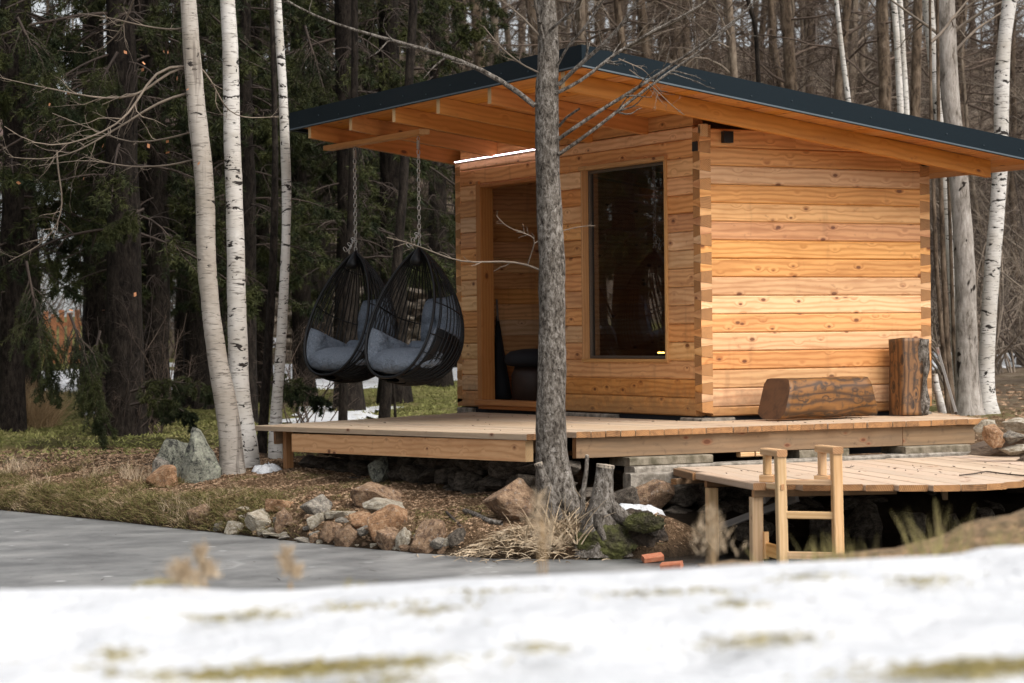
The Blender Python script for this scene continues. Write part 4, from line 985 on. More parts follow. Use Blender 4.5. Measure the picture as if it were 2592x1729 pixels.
# ---------------------------------------------------------------- rocks
def rock_mesh(seed, n=15, rough=.05):
    r = random.Random(seed); bm = bmesh.new()
    for i in range(n):
        v = Vector((r.gauss(0, 1), r.gauss(0, 1), r.gauss(0, 1))).normalized() * r.uniform(.82, 1.05)
        v = Vector([max(-.8, min(.8, c)) for c in v]); bm.verts.new(v)
    h = bmesh.ops.convex_hull(bm, input=bm.verts)
    bmesh.ops.delete(bm, geom=[g for g in h['geom_interior'] if isinstance(g, bmesh.types.BMVert)], context='VERTS')
    bmesh.ops.bevel(bm, geom=list(bm.edges), offset=.05, segments=1, affect='EDGES')
    bmesh.ops.triangulate(bm, faces=bm.faces)
    bmesh.ops.subdivide_edges(bm, edges=[e for e in bm.edges if e.calc_length() > .25], cuts=2, use_grid_fill=True)
    bmesh.ops.triangulate(bm, faces=bm.faces)
    for v in bm.verts: v.co += v.co.normalized() * (mnoise.noise(v.co * 2.3 + Vector((seed, 0, 0))) * rough * 1.6 + mnoise.noise(v.co * 7 + Vector((0, seed, 0))) * rough * .6)
    # normalise extents
    lo = Vector([min(v.co[i] for v in bm.verts) for i in range(3)]); hi = Vector([max(v.co[i] for v in bm.verts) for i in range(3)])
    for v in bm.verts: v.co = Vector([(v.co[i] - (lo[i] + hi[i]) / 2) / (hi[i] - lo[i]) for i in range(3)])
    me = bpy.data.meshes.new('rock'); bm.to_mesh(me); bm.free(); return me
ROCKM = [rock_mesh(s, 12 + s % 8) for s in range(10)]
def rock(x0, x1, y0, y1, col, label, sink=.18, dscale=.8, ri=None, group=None, pos=None, cat='rock', name='rock'):
    p = hit((x0 + x1) / 2, y1) if pos is None else np.array(pos, float); d = depth_of(p); w_ = (x1 - x0) * d / FOC; h_ = (y1 - y0) * d / FOC * (1 + sink)
    me = ROCKM[(ri if ri is not None else random.randrange(10))].copy()
    o = link_mesh(name, me, RM[col]); yaw = math.atan2(R2_[1], R2_[0])
    o.scale = (w_ * 1.2, w_ * dscale * 1.1, h_ * 1.2); o.rotation_euler = (random.uniform(-.08, .08), random.uniform(-.1, .1), yaw + random.choice((0, PI)) + random.uniform(-.3, .3))
    o.location = (p[0] + F2[0] * w_ * dscale * .3, p[1] + F2[1] * w_ * dscale * .3, p[2] + h_ * (.5 - sink))
    return tag(o, label, cat, group)
G_SH = 'stones along the pond edge'
def peak_rock():
    """tall grey standing stone, narrow top leaning left"""
    p = hit(500, 1225); d = depth_of(p); s = d / FOC; bm = bmesh.new(); r = random.Random(5)
    prof = [(450, 1228), (555, 1228), (556, 1180), (535, 1135), (508, 1098), (497, 1076), (488, 1073), (482, 1084), (474, 1110), (468, 1150), (455, 1185)]
    for k, (dd, sc) in enumerate(((0, .75), (.10, 1.), (.26, .95), (.36, .6))):
        for (x, y) in prof:
            xx = 500 + (x - 500) * sc; yy = 1228 + (y - 1228) * (sc if k in (1, 2) else sc * .8)
            q = p + np.array([R2_[0], R2_[1], 0]) * ((xx - 500) * s) + np.array([F2[0], F2[1], 0]) * (dd + r.uniform(-.02, .02)) + np.array([0, 0, (1228 - yy) * s - .04])
            bm.verts.new(q)
    bmesh.ops.convex_hull(bm, input=bm.verts); bmesh.ops.delete(bm, geom=[v for v in bm.verts if not v.link_faces], context='VERTS')
    bmesh.ops.triangulate(bm, faces=bm.faces); bmesh.ops.subdivide_edges(bm, edges=[e for e in bm.edges if e.calc_length() > .06], cuts=3, use_grid_fill=True); bmesh.ops.triangulate(bm, faces=bm.faces)
    for v in bm.verts: v.co += Vector((mnoise.noise(v.co * 7), mnoise.noise(v.co * 7 + Vector((9, 0, 0))), mnoise.noise(v.co * 7 + Vector((0, 9, 0))))) * .022
    me = bpy.data.meshes.new('rock'); bm.to_mesh(me); bm.free()
    tag(link_mesh('rock', me, R_moss), 'tall pointed grey lichen rock standing left of the leaning pale tree', 'rock')
peak_rock()
rock(392, 470, 1118, 1215, 'moss', 'dark leaning slab of rock just left of the tall pointed rock', ri=2)
rock(386, 432, 1150, 1220, 'grey', 'greenish upright stone at the left end of the standing rocks', ri=3)
rock(374, 447, 1180, 1234, 'orange', 'bright orange triangular stone at the foot of the pointed rock', ri=4)
rock(1240, 1352, 1222, 1324, 'brown', 'largest brown boulder below the deck left of the near tree trunk', ri=1, sink=.05)
ROCKS = [
 (675, 737, 1266, 1298, 'orange', 'orange stone with a white top beneath the left deck beam'),
 (767, 834, 1256, 1306, 'grey', 'block of grey white rock on the bare earth under the deck front'),
 (625, 700, 1297, 1345, 'pale', 'broad flat pale slab at the left end of the shore stones'),
 (698, 738, 1290, 1344, 'brown', 'rusty tilted slab leaning on the broad pale slab'),
 (572, 628, 1322, 1349, 'pale', 'low pale stone at the ice edge below the leaning trees'),
 (541, 572, 1322, 1345, 'grey', 'small round grey stone, first one right of the grassy bank'),
 (568, 612, 1292, 1322, 'brown', 'brown stone among dry grass above the low pale stone'),
 (604, 632, 1302, 1319, 'pale', 'tiny pale stone wedged above the broad flat slab'),
 (478, 540, 1279, 1320, 'brown', 'reddish flat stone half buried in the grassy bank'),
 (779, 826, 1302, 1336, 'pale', 'pale buried stone in the middle of the gravelly shore'),
 (827, 895, 1294, 1314, 'pale', 'long thin white flat stone lying above the shore pile'),
 (850, 890, 1311, 1328, 'grey', 'small white grey stone on top of the dark brown one'),
 (814, 860, 1324, 1368, 'brown', 'dark brown faceted stone touching the ice at mid shore'),
 (850, 912, 1332, 1384, 'brown', 'wedge shaped brown stone beside the faceted one at the ice'),
 (668, 742, 1348, 1358, 'pale', 'thin flat pale slab lying on the ice edge'),
 (706, 755, 1354, 1367, 'grey', 'second thin slab reaching out over the ice'),
 (752, 815, 1363, 1374, 'grey', 'low wet slab between the thin slabs and the faceted stone'),
 (802, 832, 1366, 1378, 'pale', 'small rounded wet stone at the foot of the faceted stone'),
 (895, 1008, 1226, 1280, 'brown', 'wide brown flat topped rock just under the deck middle'),
 (933, 1022, 1283, 1361, 'orange', 'big orange brown block at the centre of the shore pile'),
 (884, 935, 1299, 1350, 'orange', 'orange stone left of the big central block'),
 (924, 1020, 1262, 1299, 'pale', 'pale sloping slab resting over the big central block'),
 (956, 1022, 1341, 1391, 'brown', 'brown stone at the ice under the big central block'),
 (1003, 1042, 1339, 1391, 'pale', 'upright pale slab at the ice with a smooth flat face'),
 (1044, 1128, 1322, 1399, 'brown', 'large rounded brown grey rock at the ice right of the pale slab'),
 (1090, 1138, 1362, 1399, 'grey', 'small cracked grey stone at the right foot of the rounded rock'),
 (1136, 1176, 1341, 1387, 'dark', 'dark wet stone beside the straw heap at the ice'),
 (932, 980, 1160, 1224, 'moss', 'narrow upright stone leaning against the deck beam shadow'),
 (1443, 1484, 1190, 1224, 'brown', 'round brown stone tucked between the tree trunk and the stump'),
 (1600, 1700, 1220, 1290, 'brown', 'rough brown rock below the concrete block behind the snow patch'),
]
for i, r_ in enumerate(ROCKS): rock(*r_, ri=i % 10, group=G_SH)
rf = random.Random(12)
for i in range(46):
    x = 560 + (i / 45) * 600 + rf.uniform(-12, 12); yb_ = np.interp(x, [560, 750, 1000, 1250], [1348, 1372, 1396, 1414]) - rf.uniform(2, 62) * (1 if i % 3 else .15)
    w_ = rf.uniform(16, 40); c_ = rf.choice(['pale', 'brown', 'grey', 'brown', 'pale']); wh = 'left end' if x < 700 else ('left half' if x < 850 else ('right half' if x < 1030 else 'right end'))
    rock(x - w_ / 2, x + w_ / 2, yb_ - w_ * rf.uniform(.35, .7), yb_, c_, 'small %s filler stone %s in the %s of the shore stones' % ({'pale': 'tan', 'brown': 'brown', 'grey': 'grey'}[c_], 'touching the ice' if i % 3 == 0 else 'wedged higher', wh), sink=.2, ri=i % 10, group='small filler stones between the shore rocks')
# dry stone footing under the deck (dark stones, one thing)
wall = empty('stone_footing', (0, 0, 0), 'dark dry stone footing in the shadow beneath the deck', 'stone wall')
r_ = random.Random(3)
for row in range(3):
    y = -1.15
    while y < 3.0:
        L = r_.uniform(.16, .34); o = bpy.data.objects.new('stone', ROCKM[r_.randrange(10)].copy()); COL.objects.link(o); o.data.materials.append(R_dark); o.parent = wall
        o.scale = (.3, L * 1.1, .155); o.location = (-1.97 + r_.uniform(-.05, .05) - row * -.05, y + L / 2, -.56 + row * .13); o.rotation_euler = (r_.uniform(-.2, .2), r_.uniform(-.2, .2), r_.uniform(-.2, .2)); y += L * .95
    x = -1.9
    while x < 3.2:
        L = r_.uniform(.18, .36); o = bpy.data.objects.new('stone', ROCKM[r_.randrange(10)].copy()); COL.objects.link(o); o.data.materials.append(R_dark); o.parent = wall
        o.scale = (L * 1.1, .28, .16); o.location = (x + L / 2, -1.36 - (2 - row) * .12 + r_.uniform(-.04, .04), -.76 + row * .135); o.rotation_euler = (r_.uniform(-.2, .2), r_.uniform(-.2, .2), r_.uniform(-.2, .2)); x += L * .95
# concrete block behind the stump
mb = MB(); mb.beam((-1.50, -1.33, -.40), (-1.0, -1.36, -.40), .12, .15, ch=.01); tag(mb.build('concrete_block', [M_conc, M_conc]), 'pale grey concrete block under the deck edge behind the stump', 'concrete block')
# rocks right of the deck
for (x0, x1, y0, y1, c_, lb) in ((2494, 2545, 1078, 1128, 'orange', 'round boulder with an orange face at the right deck corner'),
                        (2470, 2520, 1065, 1100, 'pale', 'pale boulder behind the round orange faced one'),
                        (2540, 2592, 1092, 1120, 'grey', 'grey stone at the right picture edge beside the deck'),
                        (2548, 2640, 1060, 1092, 'pale', 'long pale boulder along the right edge above the grey stone'),
                        (2540, 2600, 1128, 1150, 'pale', 'flat pale stone just above the jetty at the far right')):
    z_ = -.2; p = at_depth((x0 + x1) / 2, y1, 17.4 if y1 > 1100 else 17.9); rock(x0, x1, y0, y1, c_, lb, pos=p, sink=.05)
mb = MB()
# banked earth under those boulders
M_peat0 = plain('bank_soil', (.16, .11, .07), .95, 0, 18, .5, 1., .03, col2=(.07, .045, .03))
def soil(px, py, d, sx, sy, sz, label, mat):
    o = link_mesh('earth_bank', ROCKM[2].copy(), mat); p = at_depth(px, py, d); o.location = p; o.scale = (sx, sy, sz); o.rotation_euler = (0, 0, math.atan2(R2_[1], R2_[0])); return tag(o, kind='structure')
soil(2640, 1190, 17.9, .9, 1.4, .36, '', M_peat0)
soil(2580, 1140, 18.8, 1.0, 1.6, .28, '', M_peat0)
# dark rubble under the jetty
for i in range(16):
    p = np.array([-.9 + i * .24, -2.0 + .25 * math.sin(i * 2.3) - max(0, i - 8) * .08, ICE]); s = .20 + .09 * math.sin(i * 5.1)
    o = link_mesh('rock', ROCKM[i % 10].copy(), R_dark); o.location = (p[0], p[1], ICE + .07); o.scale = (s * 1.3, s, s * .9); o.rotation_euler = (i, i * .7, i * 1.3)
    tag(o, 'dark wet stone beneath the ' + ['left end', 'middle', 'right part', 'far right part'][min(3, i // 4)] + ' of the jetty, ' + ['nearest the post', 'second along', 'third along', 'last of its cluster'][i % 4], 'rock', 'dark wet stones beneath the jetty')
# bricks lying at the water edge
for (x, y, wd, lb, rot) in ((1652, 1412, .13, 'orange brick lying at the mossy bank foot', .25), (1700, 1432, .13, 'broken orange brick half sunk nearest the snow bank', -.35)):
    p = on_z(x, y, ICE + .03); mb = MB(); q = np.array([R2_[0], R2_[1], 0]); c_, s_n = math.cos(rot), math.sin(rot); q = np.array([q[0] * c_ - q[1] * s_n, q[0] * s_n + q[1] * c_, .1])
    mb.beam(p - q * wd / 2, p + q * wd / 2, .065, .04, up=(0, -.3, 1), ch=.006); tag(mb.build('brick', [M_brick, M_brick]), lb, 'brick')

# ---------------------------------------------------------------- trees traced as real trunks
def spline(pts, n):
    P = np.array(pts, float); s = np.concatenate([[0], np.cumsum(np.linalg.norm(np.diff(P[:, :3], axis=0), axis=1))]); q = np.linspace(0, s[-1], n)
    out = np.stack([np.interp(q, s, P[:, i]) for i in range(P.shape[1])], -1)
    for _ in range(2):
        o = out.copy(); o[1:-1] = (out[:-2] + 2 * out[1:-1] + out[2:]) / 4; out = o
    return out
def trunk_mesh(name, pts, mat, parent, ns=20, n=110, rough=.06, flare=0., fs=1., origin=None):
    P = spline(pts, n); r = P[:, 3].copy(); k = np.linspace(0, 1, n)
    V, F = tubes(P[None, :, :3], r[None], ns); V = V.reshape(n, ns, 3); c = P[:, None, :3]; a = np.arange(ns) * 2 * PI / ns
    L = np.linalg.norm(P[-1, :3] - P[0, :3]); hz = np.abs(P[:, 2] - P[0, 2])
    disp = np.zeros((n, ns))
    for i in range(n):
        for j in range(ns):
            disp[i, j] = mnoise.noise(Vector((math.cos(a[j]) * 2.2 * fs, math.sin(a[j]) * 2.2 * fs, hz[i] * 4 + P[0, 0]))) * rough + mnoise.noise(Vector((math.cos(a[j]) * 6 * fs, math.sin(a[j]) * 6 * fs, hz[i] * 16))) * rough * .5
    if flare:
        fl = np.exp(-hz / .13)[:, None] * flare * (1 + .55 * np.cos(3 * a + 1)[None] + .3 * np.cos(5 * a)[None]); disp += fl
    V = c + (V - c) * (1 + disp)[:, :, None]
    V = V.reshape(-1, 3)
    if origin is not None: V = V - np.array(origin)
    return link_mesh(name, arr_mesh(name, V, F, True), mat, parent)
def px_trunk(lst, d, d_top=None):
    out = []; n = len(lst)
    for (x, y, w_) in lst: out.append(list(at_depth(D(x), D(y), d)) + [D(w_) * d / FOC / 2])
    return out[::-1]     # base first
def extend(pts, ztop, tilt=(0, 0)):
    p = pts[-1]; h = ztop - p[2]
    if h > 0: pts = pts + [[p[0] + tilt[0] * h, p[1] + tilt[1] * h, ztop, p[3] * .45]]
    return pts
def sink_base(pts):
    p = pts[0]; g_ = gz(p[0], p[1]); 
    if p[2] > g_ - .05: pts = [[p[0], p[1], g_ - .15, p[3] * 1.08]] + pts
    return pts
def twig_system(root, base_branches, mat, g, k2=6, k3=5, lo=.35, hi=.7, grav=.02, name='branches', ns=4, wander=.16):
    """base_branches (M,N,3),(M,N)"""
    P1, R1 = base_branches; parts = [tubes(P1, R1, max(ns, 5))]
    P2, R2 = spawn(P1, R1, k2, g, lo, hi, .75, 7, grav, wander); parts.append(tubes(P2, R2, ns))
    if k3: P3, R3 = spawn(P2, R2, k3, g, lo, hi, .7, 5, grav, wander, rmin=.0014); parts.append(tubes(P3, R3, 3))
    V, F = join(parts); o = np.array(root.location) if root is not None else 0
    return link_mesh(name, arr_mesh(name, V - o, F, True), mat, root)
def make_tree(name, lst, d, label, cat, bark, ztop=9., tilt=(0, 0), flare=.25, branches=None, twig=M_twig2, crown_n=14, seed=0, group=None, ns=20, rough=.05, n=120):
    pts = extend(sink_base(px_trunk(lst, d)), ztop, tilt); base = np.array(pts[0][:3])
    root = empty(name, base, label, cat, group)
    trunk_mesh('trunk', pts, bark, root, ns, n, rough, flare, origin=base)
    g = np.random.default_rng(seed + 50)
    # crown limbs above the frame so the tree is whole
    P = spline(pts, 30); k0 = 16 if ztop > 6 else 10
    if crown_n:
        idx = g.integers(k0, 29, crown_n); st = P[idx, :3]; az = g.uniform(0, 2 * PI, crown_n); L = g.uniform(1.0, 2.2, crown_n)
        q = [st]; dr = np.stack([np.cos(az), np.sin(az), np.full(crown_n, .7)], -1); cur = st
        for i in range(7): dr = norm(dr + g.normal(size=dr.shape) * .1); cur = cur + dr * (L / 7)[:, None]; q.append(cur)
        P1 = np.stack(q, 1); R1 = np.linspace(.022, .006, 8)[None].repeat(crown_n, 0)
        twig_system(root, (P1, R1), twig, g, 5, 4, name='crown')
    return root
def branch_px(root, lst, d, r0, r1, mat, seed=0, k2=5, k3=3, hi=.35, name='branch', drift=0.):
    n = 14; pts = [list(at_depth(D(x), D(y), d + drift * i / max(1, len(lst) - 1))) + [0] for i, (x, y) in enumerate(lst)]
    P = spline(pts, n)[:, :3]; R = np.linspace(r0, r1, n); g = np.random.default_rng(seed)
    return twig_system(root, (P[None], R[None]), mat, g, k2, k3, min(.08, hi * .5), hi, .0, name=name, wander=.2)

# near tree in the deck notch
TM = [(1250, -60, 40), (1252, 0, 44), (1257, 60, 46), (1259, 120, 48), (1256, 200, 52), (1255, 300, 53), (1258, 400, 56), (1262, 500, 58), (1267, 600, 59), (1268, 700, 60), (1267, 800, 62), (1266, 900, 66), (1264, 980, 68), (1266, 1040, 72), (1271, 1090, 82), (1276, 1130, 92), (1280, 1160, 100)]
main = make_tree('alder_tree', TM, 16.3, 'rough grey barked tree growing through the deck notch in front of the cabin', 'tree', B_main, 8., (0, 0), .32, crown_n=18, seed=1, ns=44, rough=.10, n=300)
MB_ = [([(1228, 243), (1180, 200), (1130, 172), (1060, 138), (980, 115), (900, 92), (800, 66), (700, 30), (640, -10)], .020, .006, 1, .16),
       ([(1283, 195), (1330, 150), (1400, 90), (1440, 40), (1470, -10)], .017, .010, 2, .3), ([(1275, 215), (1340, 185), (1400, 130), (1500, 70), (1600, 20), (1640, -10)], .013, .006, 3, .25),
       ([(1282, 320), (1330, 285), (1400, 240), (1500, 180), (1600, 110), (1700, 40), (1760, -20)], .015, .006, 4, .3),
       ([(1282, 355), (1320, 330), (1400, 270), (1480, 205), (1560, 150), (1640, 95), (1740, 0)], .014, .005, 5, .3), ([(1262, 70), (1310, 30), (1350, -30)], .012, .007, 15, .4), ([(1246, 90), (1200, 40), (1150, 0), (1120, -30)], .009, .004, 16, .4), ([(1280, 150), (1300, 110), (1345, 60), (1380, 10), (1400, -30)], .010, .006, 17, .4), ([(1245, 170), (1200, 150), (1150, 110), (1110, 60)], .007, .003, 18, .4),
       ([(1283, 290), (1300, 270), (1330, 250)], .010, .008, 6, .0),
       ([(1264, 632), (1245, 625), (1228, 608), (1180, 600), (1130, 600), (1065, 605), (1040, 598), (1000, 580), (960, 565), (925, 552), (888, 545)], .008, .003, 7, .22),
       ([(1212, 606), (1222, 575), (1232, 545), (1200, 535), (1160, 520), (1140, 495)], .005, .0022, 8, .3), ([(1225, 560), (1250, 545), (1290, 530), (1330, 520), (1366, 518)], .0045, .002, 9, .2),
       ([(1252, 110), (1240, 60), (1228, 0), (1222, -30)], .013, .008, 10, .3), ([(1262, 130), (1268, 60), (1272, -20)], .018, .014, 11, .2),
       ([(1445, 160), (1500, 200), (1540, 240), (1568, 262)], .004, .002, 12, .4), ([(1420, 135), (1480, 160), (1520, 215)], .004, .002, 13, .5)]
for i, (l_, r0, r1, sd_, hi) in enumerate(MB_): branch_px(main, l_, 16.25, r0, r1, B_main if r0 > .009 else M_twig2, sd_, 10 if hi else 2, 5 if hi > .1 else 1, max(hi, .05), drift=(-.3 if i % 2 else .25))
# cut limb rising from its root, sawn stump, sapling stake
def stub(name, lst, d, label, cat, mat, ns=18, flare=.0, rough=.08, cutmat=M_cut):
    pts = px_trunk(lst[::-1][::-1], d); root = empty(name, pts[0][:3], label, cat); base = np.array(pts[0][:3])
    trunk_mesh('trunk', pts, mat, root, ns, 60, rough, flare, origin=base)
    tp = spline(pts, 60)[-1]; a = np.arange(ns) * 2 * PI / ns; ax = norm(spline(pts, 60)[-1, :3] - spline(pts, 60)[-3, :3]); s = norm(np.cross(ax, np.array([0, 1., 0]))); u = np.cross(s, ax)
    ring = [tp[:3] + tp[3] * 1.0 * (s * math.cos(q) + u * math.sin(q)) + ax * .004 - base for q in a]; lower = [p - ax * .02 for p in ring]
    c = tp[:3] + ax * .008 - base; V = np.array(ring + lower + [c]); F = [(i, (i + 1) % ns, ns + (i + 1) % ns, ns + i) for i in range(ns)]; me = bpy.data.meshes.new('cut_face')
    me.from_pydata([tuple(v) for v in V], [], F + [(i, (i + 1) % ns, 2 * ns) for i in range(ns)]); link_mesh('cut_face', me, cutmat, root)
    return root
stub('sawn_limb', [(1236, 1064, 20), (1245, 1090, 22), (1258, 1125, 26), (1272, 1160, 34), (1276, 1190, 44)], 16.0, 'short mossy sawn limb leaning left at the foot of the near tree', 'sawn limb', B_main)
stub('tree_stump', [(1390, 1068, 42), (1388, 1085, 40), (1385, 1120, 46), (1383, 1160, 60), (1380, 1200, 84), (1380, 1225, 96), (1380, 1275, 110)], 15.7, 'sawn tree stump with spreading roots beside the snow patch', 'stump', B_main, 28, .25, .12)
stub('sapling_stake', [(1348, 1046, 9), (1346, 1080, 10), (1339, 1130, 12), (1336, 1200, 13)], 15.7, 'thin cut sapling standing between the near tree and the stump', 'sapling', B_main, 10)
def root_limb(lst, d, r0, r1, parent_name, label):
    pts = [list(at_depth(D(x), D(y), d)) + [r] for (x, y), r in zip(lst, np.linspace(r0, r1, len(lst)))]; r_ = empty(parent_name, pts[0][:3], label, 'root'); trunk_mesh('root_limb', pts, B_main, r_, 14, 40, .12, origin=pts[0][:3])
root_limb([(1400, 1165), (1425, 1185), (1460, 1205), (1490, 1212), (1510, 1225)], 15.65, .055, .03, 'surface_root', 'thick root snaking right from the stump under the snow patch')
root_limb([(1375, 1180), (1372, 1205), (1382, 1225), (1388, 1240)], 15.45, .035, .016, 'surface_root', 'short root dropping from the stump down to the moss')
root_limb([(1285, 1150), (1300, 1165), (1318, 1180), (1340, 1195)], 16.0, .05, .02, 'surface_root', 'root running right from the near tree base')

# left group
T1 = [(428, -60, 34), (432, 0, 36), (441, 130, 40), (452, 260, 42), (466, 380, 43), (472, 470, 44), (472, 560, 44), (478, 650, 42), (487, 740, 42), (500, 830, 46), (515, 910, 50), (527, 980, 52), (532, 1050, 54), (534, 1120, 64)]
t1 = make_tree('pale_tree', T1, 20.4, 'leaning pale grey barked tree with dark streak, leftmost of the near pale trunks', 'tree', B_pale, 9., (0, 0), .2, seed=2, ns=28, rough=.08)
T2 = [(520, -60, 32), (522, 0, 34), (529, 110, 36), (531, 220, 38), (533, 330, 38), (537, 430, 39), (541, 560, 41), (543, 680, 43), (546, 780, 45), (548, 860, 46), (552, 930, 46), (562, 1000, 54), (563, 1060, 66)]
make_tree('birch_tree', T2, 21.0, 'thickest white birch rising right behind the leaning pale tree', 'tree', B_birch, 9., (0, 0), .2, seed=3, ns=26, rough=.05)
T3 = [(636, -60, 17), (637, 0, 18), (643, 110, 20), (650, 210, 20), (654, 320, 22), (658, 430, 22), (657, 540, 20), (652, 660, 22), (646, 780, 24), (640, 870, 24), (633, 960, 28), (632, 1010, 32)]
make_tree('birch_tree', T3, 22.4, 'slim white birch just left of the hanging chairs', 'tree', B_birch, 9., (0, 0), .15, seed=4)
make_tree('dark_tree', [(622, -40, 9), (628, 150, 12), (632, 350, 14), (630, 500, 17), (626, 640, 19), (616, 800, 20), (606, 950, 22), (598, 1070, 26)], 22.9, 'thin dark brown trunk right beside the slim white birch', 'tree', B_dark, 9., seed=5, twig=M_twigd)
for i, l_ in enumerate([[(425, 152), (390, 145), (355, 160), (325, 215), (300, 262), (268, 290), (200, 320), (130, 340), (60, 330), (10, 290)],
                        [(420, 155), (385, 160), (350, 200), (310, 225), (230, 228), (150, 210), (70, 195), (0, 178)],
                        [(428, 215), (380, 225), (330, 255), (280, 290), (240, 310), (180, 350), (100, 370), (20, 360)],
                        [(130, 345), (133, 400), (145, 450), (140, 505), (100, 560), (20, 600)], [(440, 60), (400, 70), (330, 60), (250, 40), (180, 30)],
                        [(445, 140), (480, 175), (520, 255), (560, 272), (640, 268)], [(465, 360), (400, 380), (300, 385), (200, 365), (90, 380)],
                        [(310, -10), (280, 70), (230, 115), (190, 122)], [(450, 300), (380, 320), (300, 330), (220, 300), (120, 260)]]):
    branch_px(t1, l_, 20.42, .013 if i < 3 else .009, .003, M_twig2, 30 + i, 10, 4, .5, drift=-.5 + .2 * i)
# dry orange leaves still hanging on those twigs
M_leaf = plain('dead_leaf', (.50, .22, .10), .8, 0, 30, .3, 0)
g = np.random.default_rng(4); lv = MB()
for (x, y) in ((290, 120), (328, 115), (382, 118), (402, 180), (118, 240), (90, 300), (230, 335), (345, 335), (385, 350), (388, 325), (195, 410), (390, 120), (42, 420), (455, 375), (155, 215), (325, 145), (426, 205), (330, 160), (163, 712), (235, 712), (312, 676)):
    p = at_depth(D(x + g.normal() * 3), D(y), 20.0 + g.uniform(-.4, .3)); a = norm(g.normal(size=3)) * .022; b = norm(np.cross(a, g.normal(size=3))) * .016
    lv.poly([p - a, p - b * .8, p + a * .2 - b, p + a, p + b * .9, p - a * .3 + b])
ob = lv.build('dead_leaves', M_leaf, None); tag(ob, 'scattered dry orange leaves clinging to the twigs left of the pale tree', 'leaves', kind='stuff')

# right group
make_tree('pale_tree', [(2168, -60, 44), (2170, 0, 44), (2175, 120, 44), (2182, 230, 42), (2193, 330, 42), (2203, 430, 44), (2211, 540, 46), (2217, 660, 48), (2219, 780, 50), (2220, 880, 54), (2226, 960, 66)], 26.6, 'thick grey trunk right behind the cabin with dark scars', 'tree', B_grey, 11., (0, 0), .25, seed=11, ns=26)
make_tree('birch_tree', [(2126, -60, 26), (2130, 0, 26), (2140, 110, 26), (2152, 220, 24), (2163, 330, 24), (2180, 520, 26), (2195, 700, 28), (2206, 960, 32)], 28., 'white birch leaning close behind the thick grey trunk', 'tree', B_birch, 11., seed=12)
make_tree('birch_tree', [(2325, -60, 32), (2318, 0, 34), (2306, 90, 30), (2300, 170, 36), (2299, 280, 34), (2297, 380, 34), (2290, 480, 35), (2281, 580, 36), (2272, 700, 36), (2266, 800, 36), (2262, 890, 40), (2268, 965, 50)], 26.8, 'white birch with black marks at the far right edge', 'tree', B_birch, 11., seed=13, ns=24)
make_tree('birch_tree', [(2046, -60, 13), (2052, 0, 14), (2060, 100, 14), (2065, 200, 15), (2070, 300, 16), (2080, 500, 18), (2090, 940, 22)], 30., 'left stem of the twin slim birches above the roof', 'tree', B_birch, 11., seed=14)
make_tree('birch_tree', [(2060, -60, 12), (2066, 0, 13), (2072, 100, 13), (2078, 200, 14), (2083, 300, 15), (2095, 500, 17), (2100, 940, 20)], 30.3, 'right stem of the twin slim birches above the roof', 'tree', B_birch, 11., seed=15)
make_tree('birch_tree', [(1914, -60, 9), (1920, 0, 10), (1932, 110, 11), (1945, 210, 12), (1960, 330, 13), (1990, 600, 15), (2010, 920, 18)], 31., 'thinnest white birch leaning over the middle of the right roof slope', 'tree', B_birch, 11., seed=16)
make_tree('dark_tree', [(1700, -60, 9), (1735, 60, 10), (1742, 200, 11), (1750, 500, 14), (1755, 900, 18)], 30., 'thin dark trunk behind the roof middle', 'tree', B_dark, 10., seed=17, twig=M_twigd)
make_tree('dark_tree', [(2110, -60, 20), (2105, 100, 22), (2100, 300, 24), (2095, 940, 28)], 34., 'dark trunk seen between the twin birches and the grey trunk', 'tree', B_mid, 12., seed=18)
for j, (x, xb, w_, d_) in enumerate(((2143, 2165, 9, 25.), (2160, 2175, 11, 25.6), (2178, 2190, 8, 27.5))):
    make_tree('sapling', [(x - 5, 300, w_ * .8), (x, 420, w_), (x + 6, 600, w_ * 1.1), (xb, 800, w_ * 1.2), (xb + 14, 955, w_ * 1.5)], d_, ['greenish sapling hugging the cabin back corner', 'bent sapling between the cabin corner and the grey trunk', 'slender sapling touching the grey trunk'][j], 'sapling', B_mid, 7., seed=20 + j, crown_n=8)
mb = MB(); a = at_depth(D(2152), D(800), 22.5); b = at_depth(D(2195), D(948), 22.3); mb.beam(a, b, .07, .025, up=(1, -1, 0), ch=.002); tag(mb.build('leaning_plank', [MW['grey'], MW['grey']]), 'grey drilled plank leaning behind the cabin back corner', 'plank')
stub('birch_log', [(2146, 860, 14), (2150, 890, 16), (2158, 920, 18), (2164, 950, 20)], 22.8, 'short white birch log leaning behind the plank', 'log', B_birch)

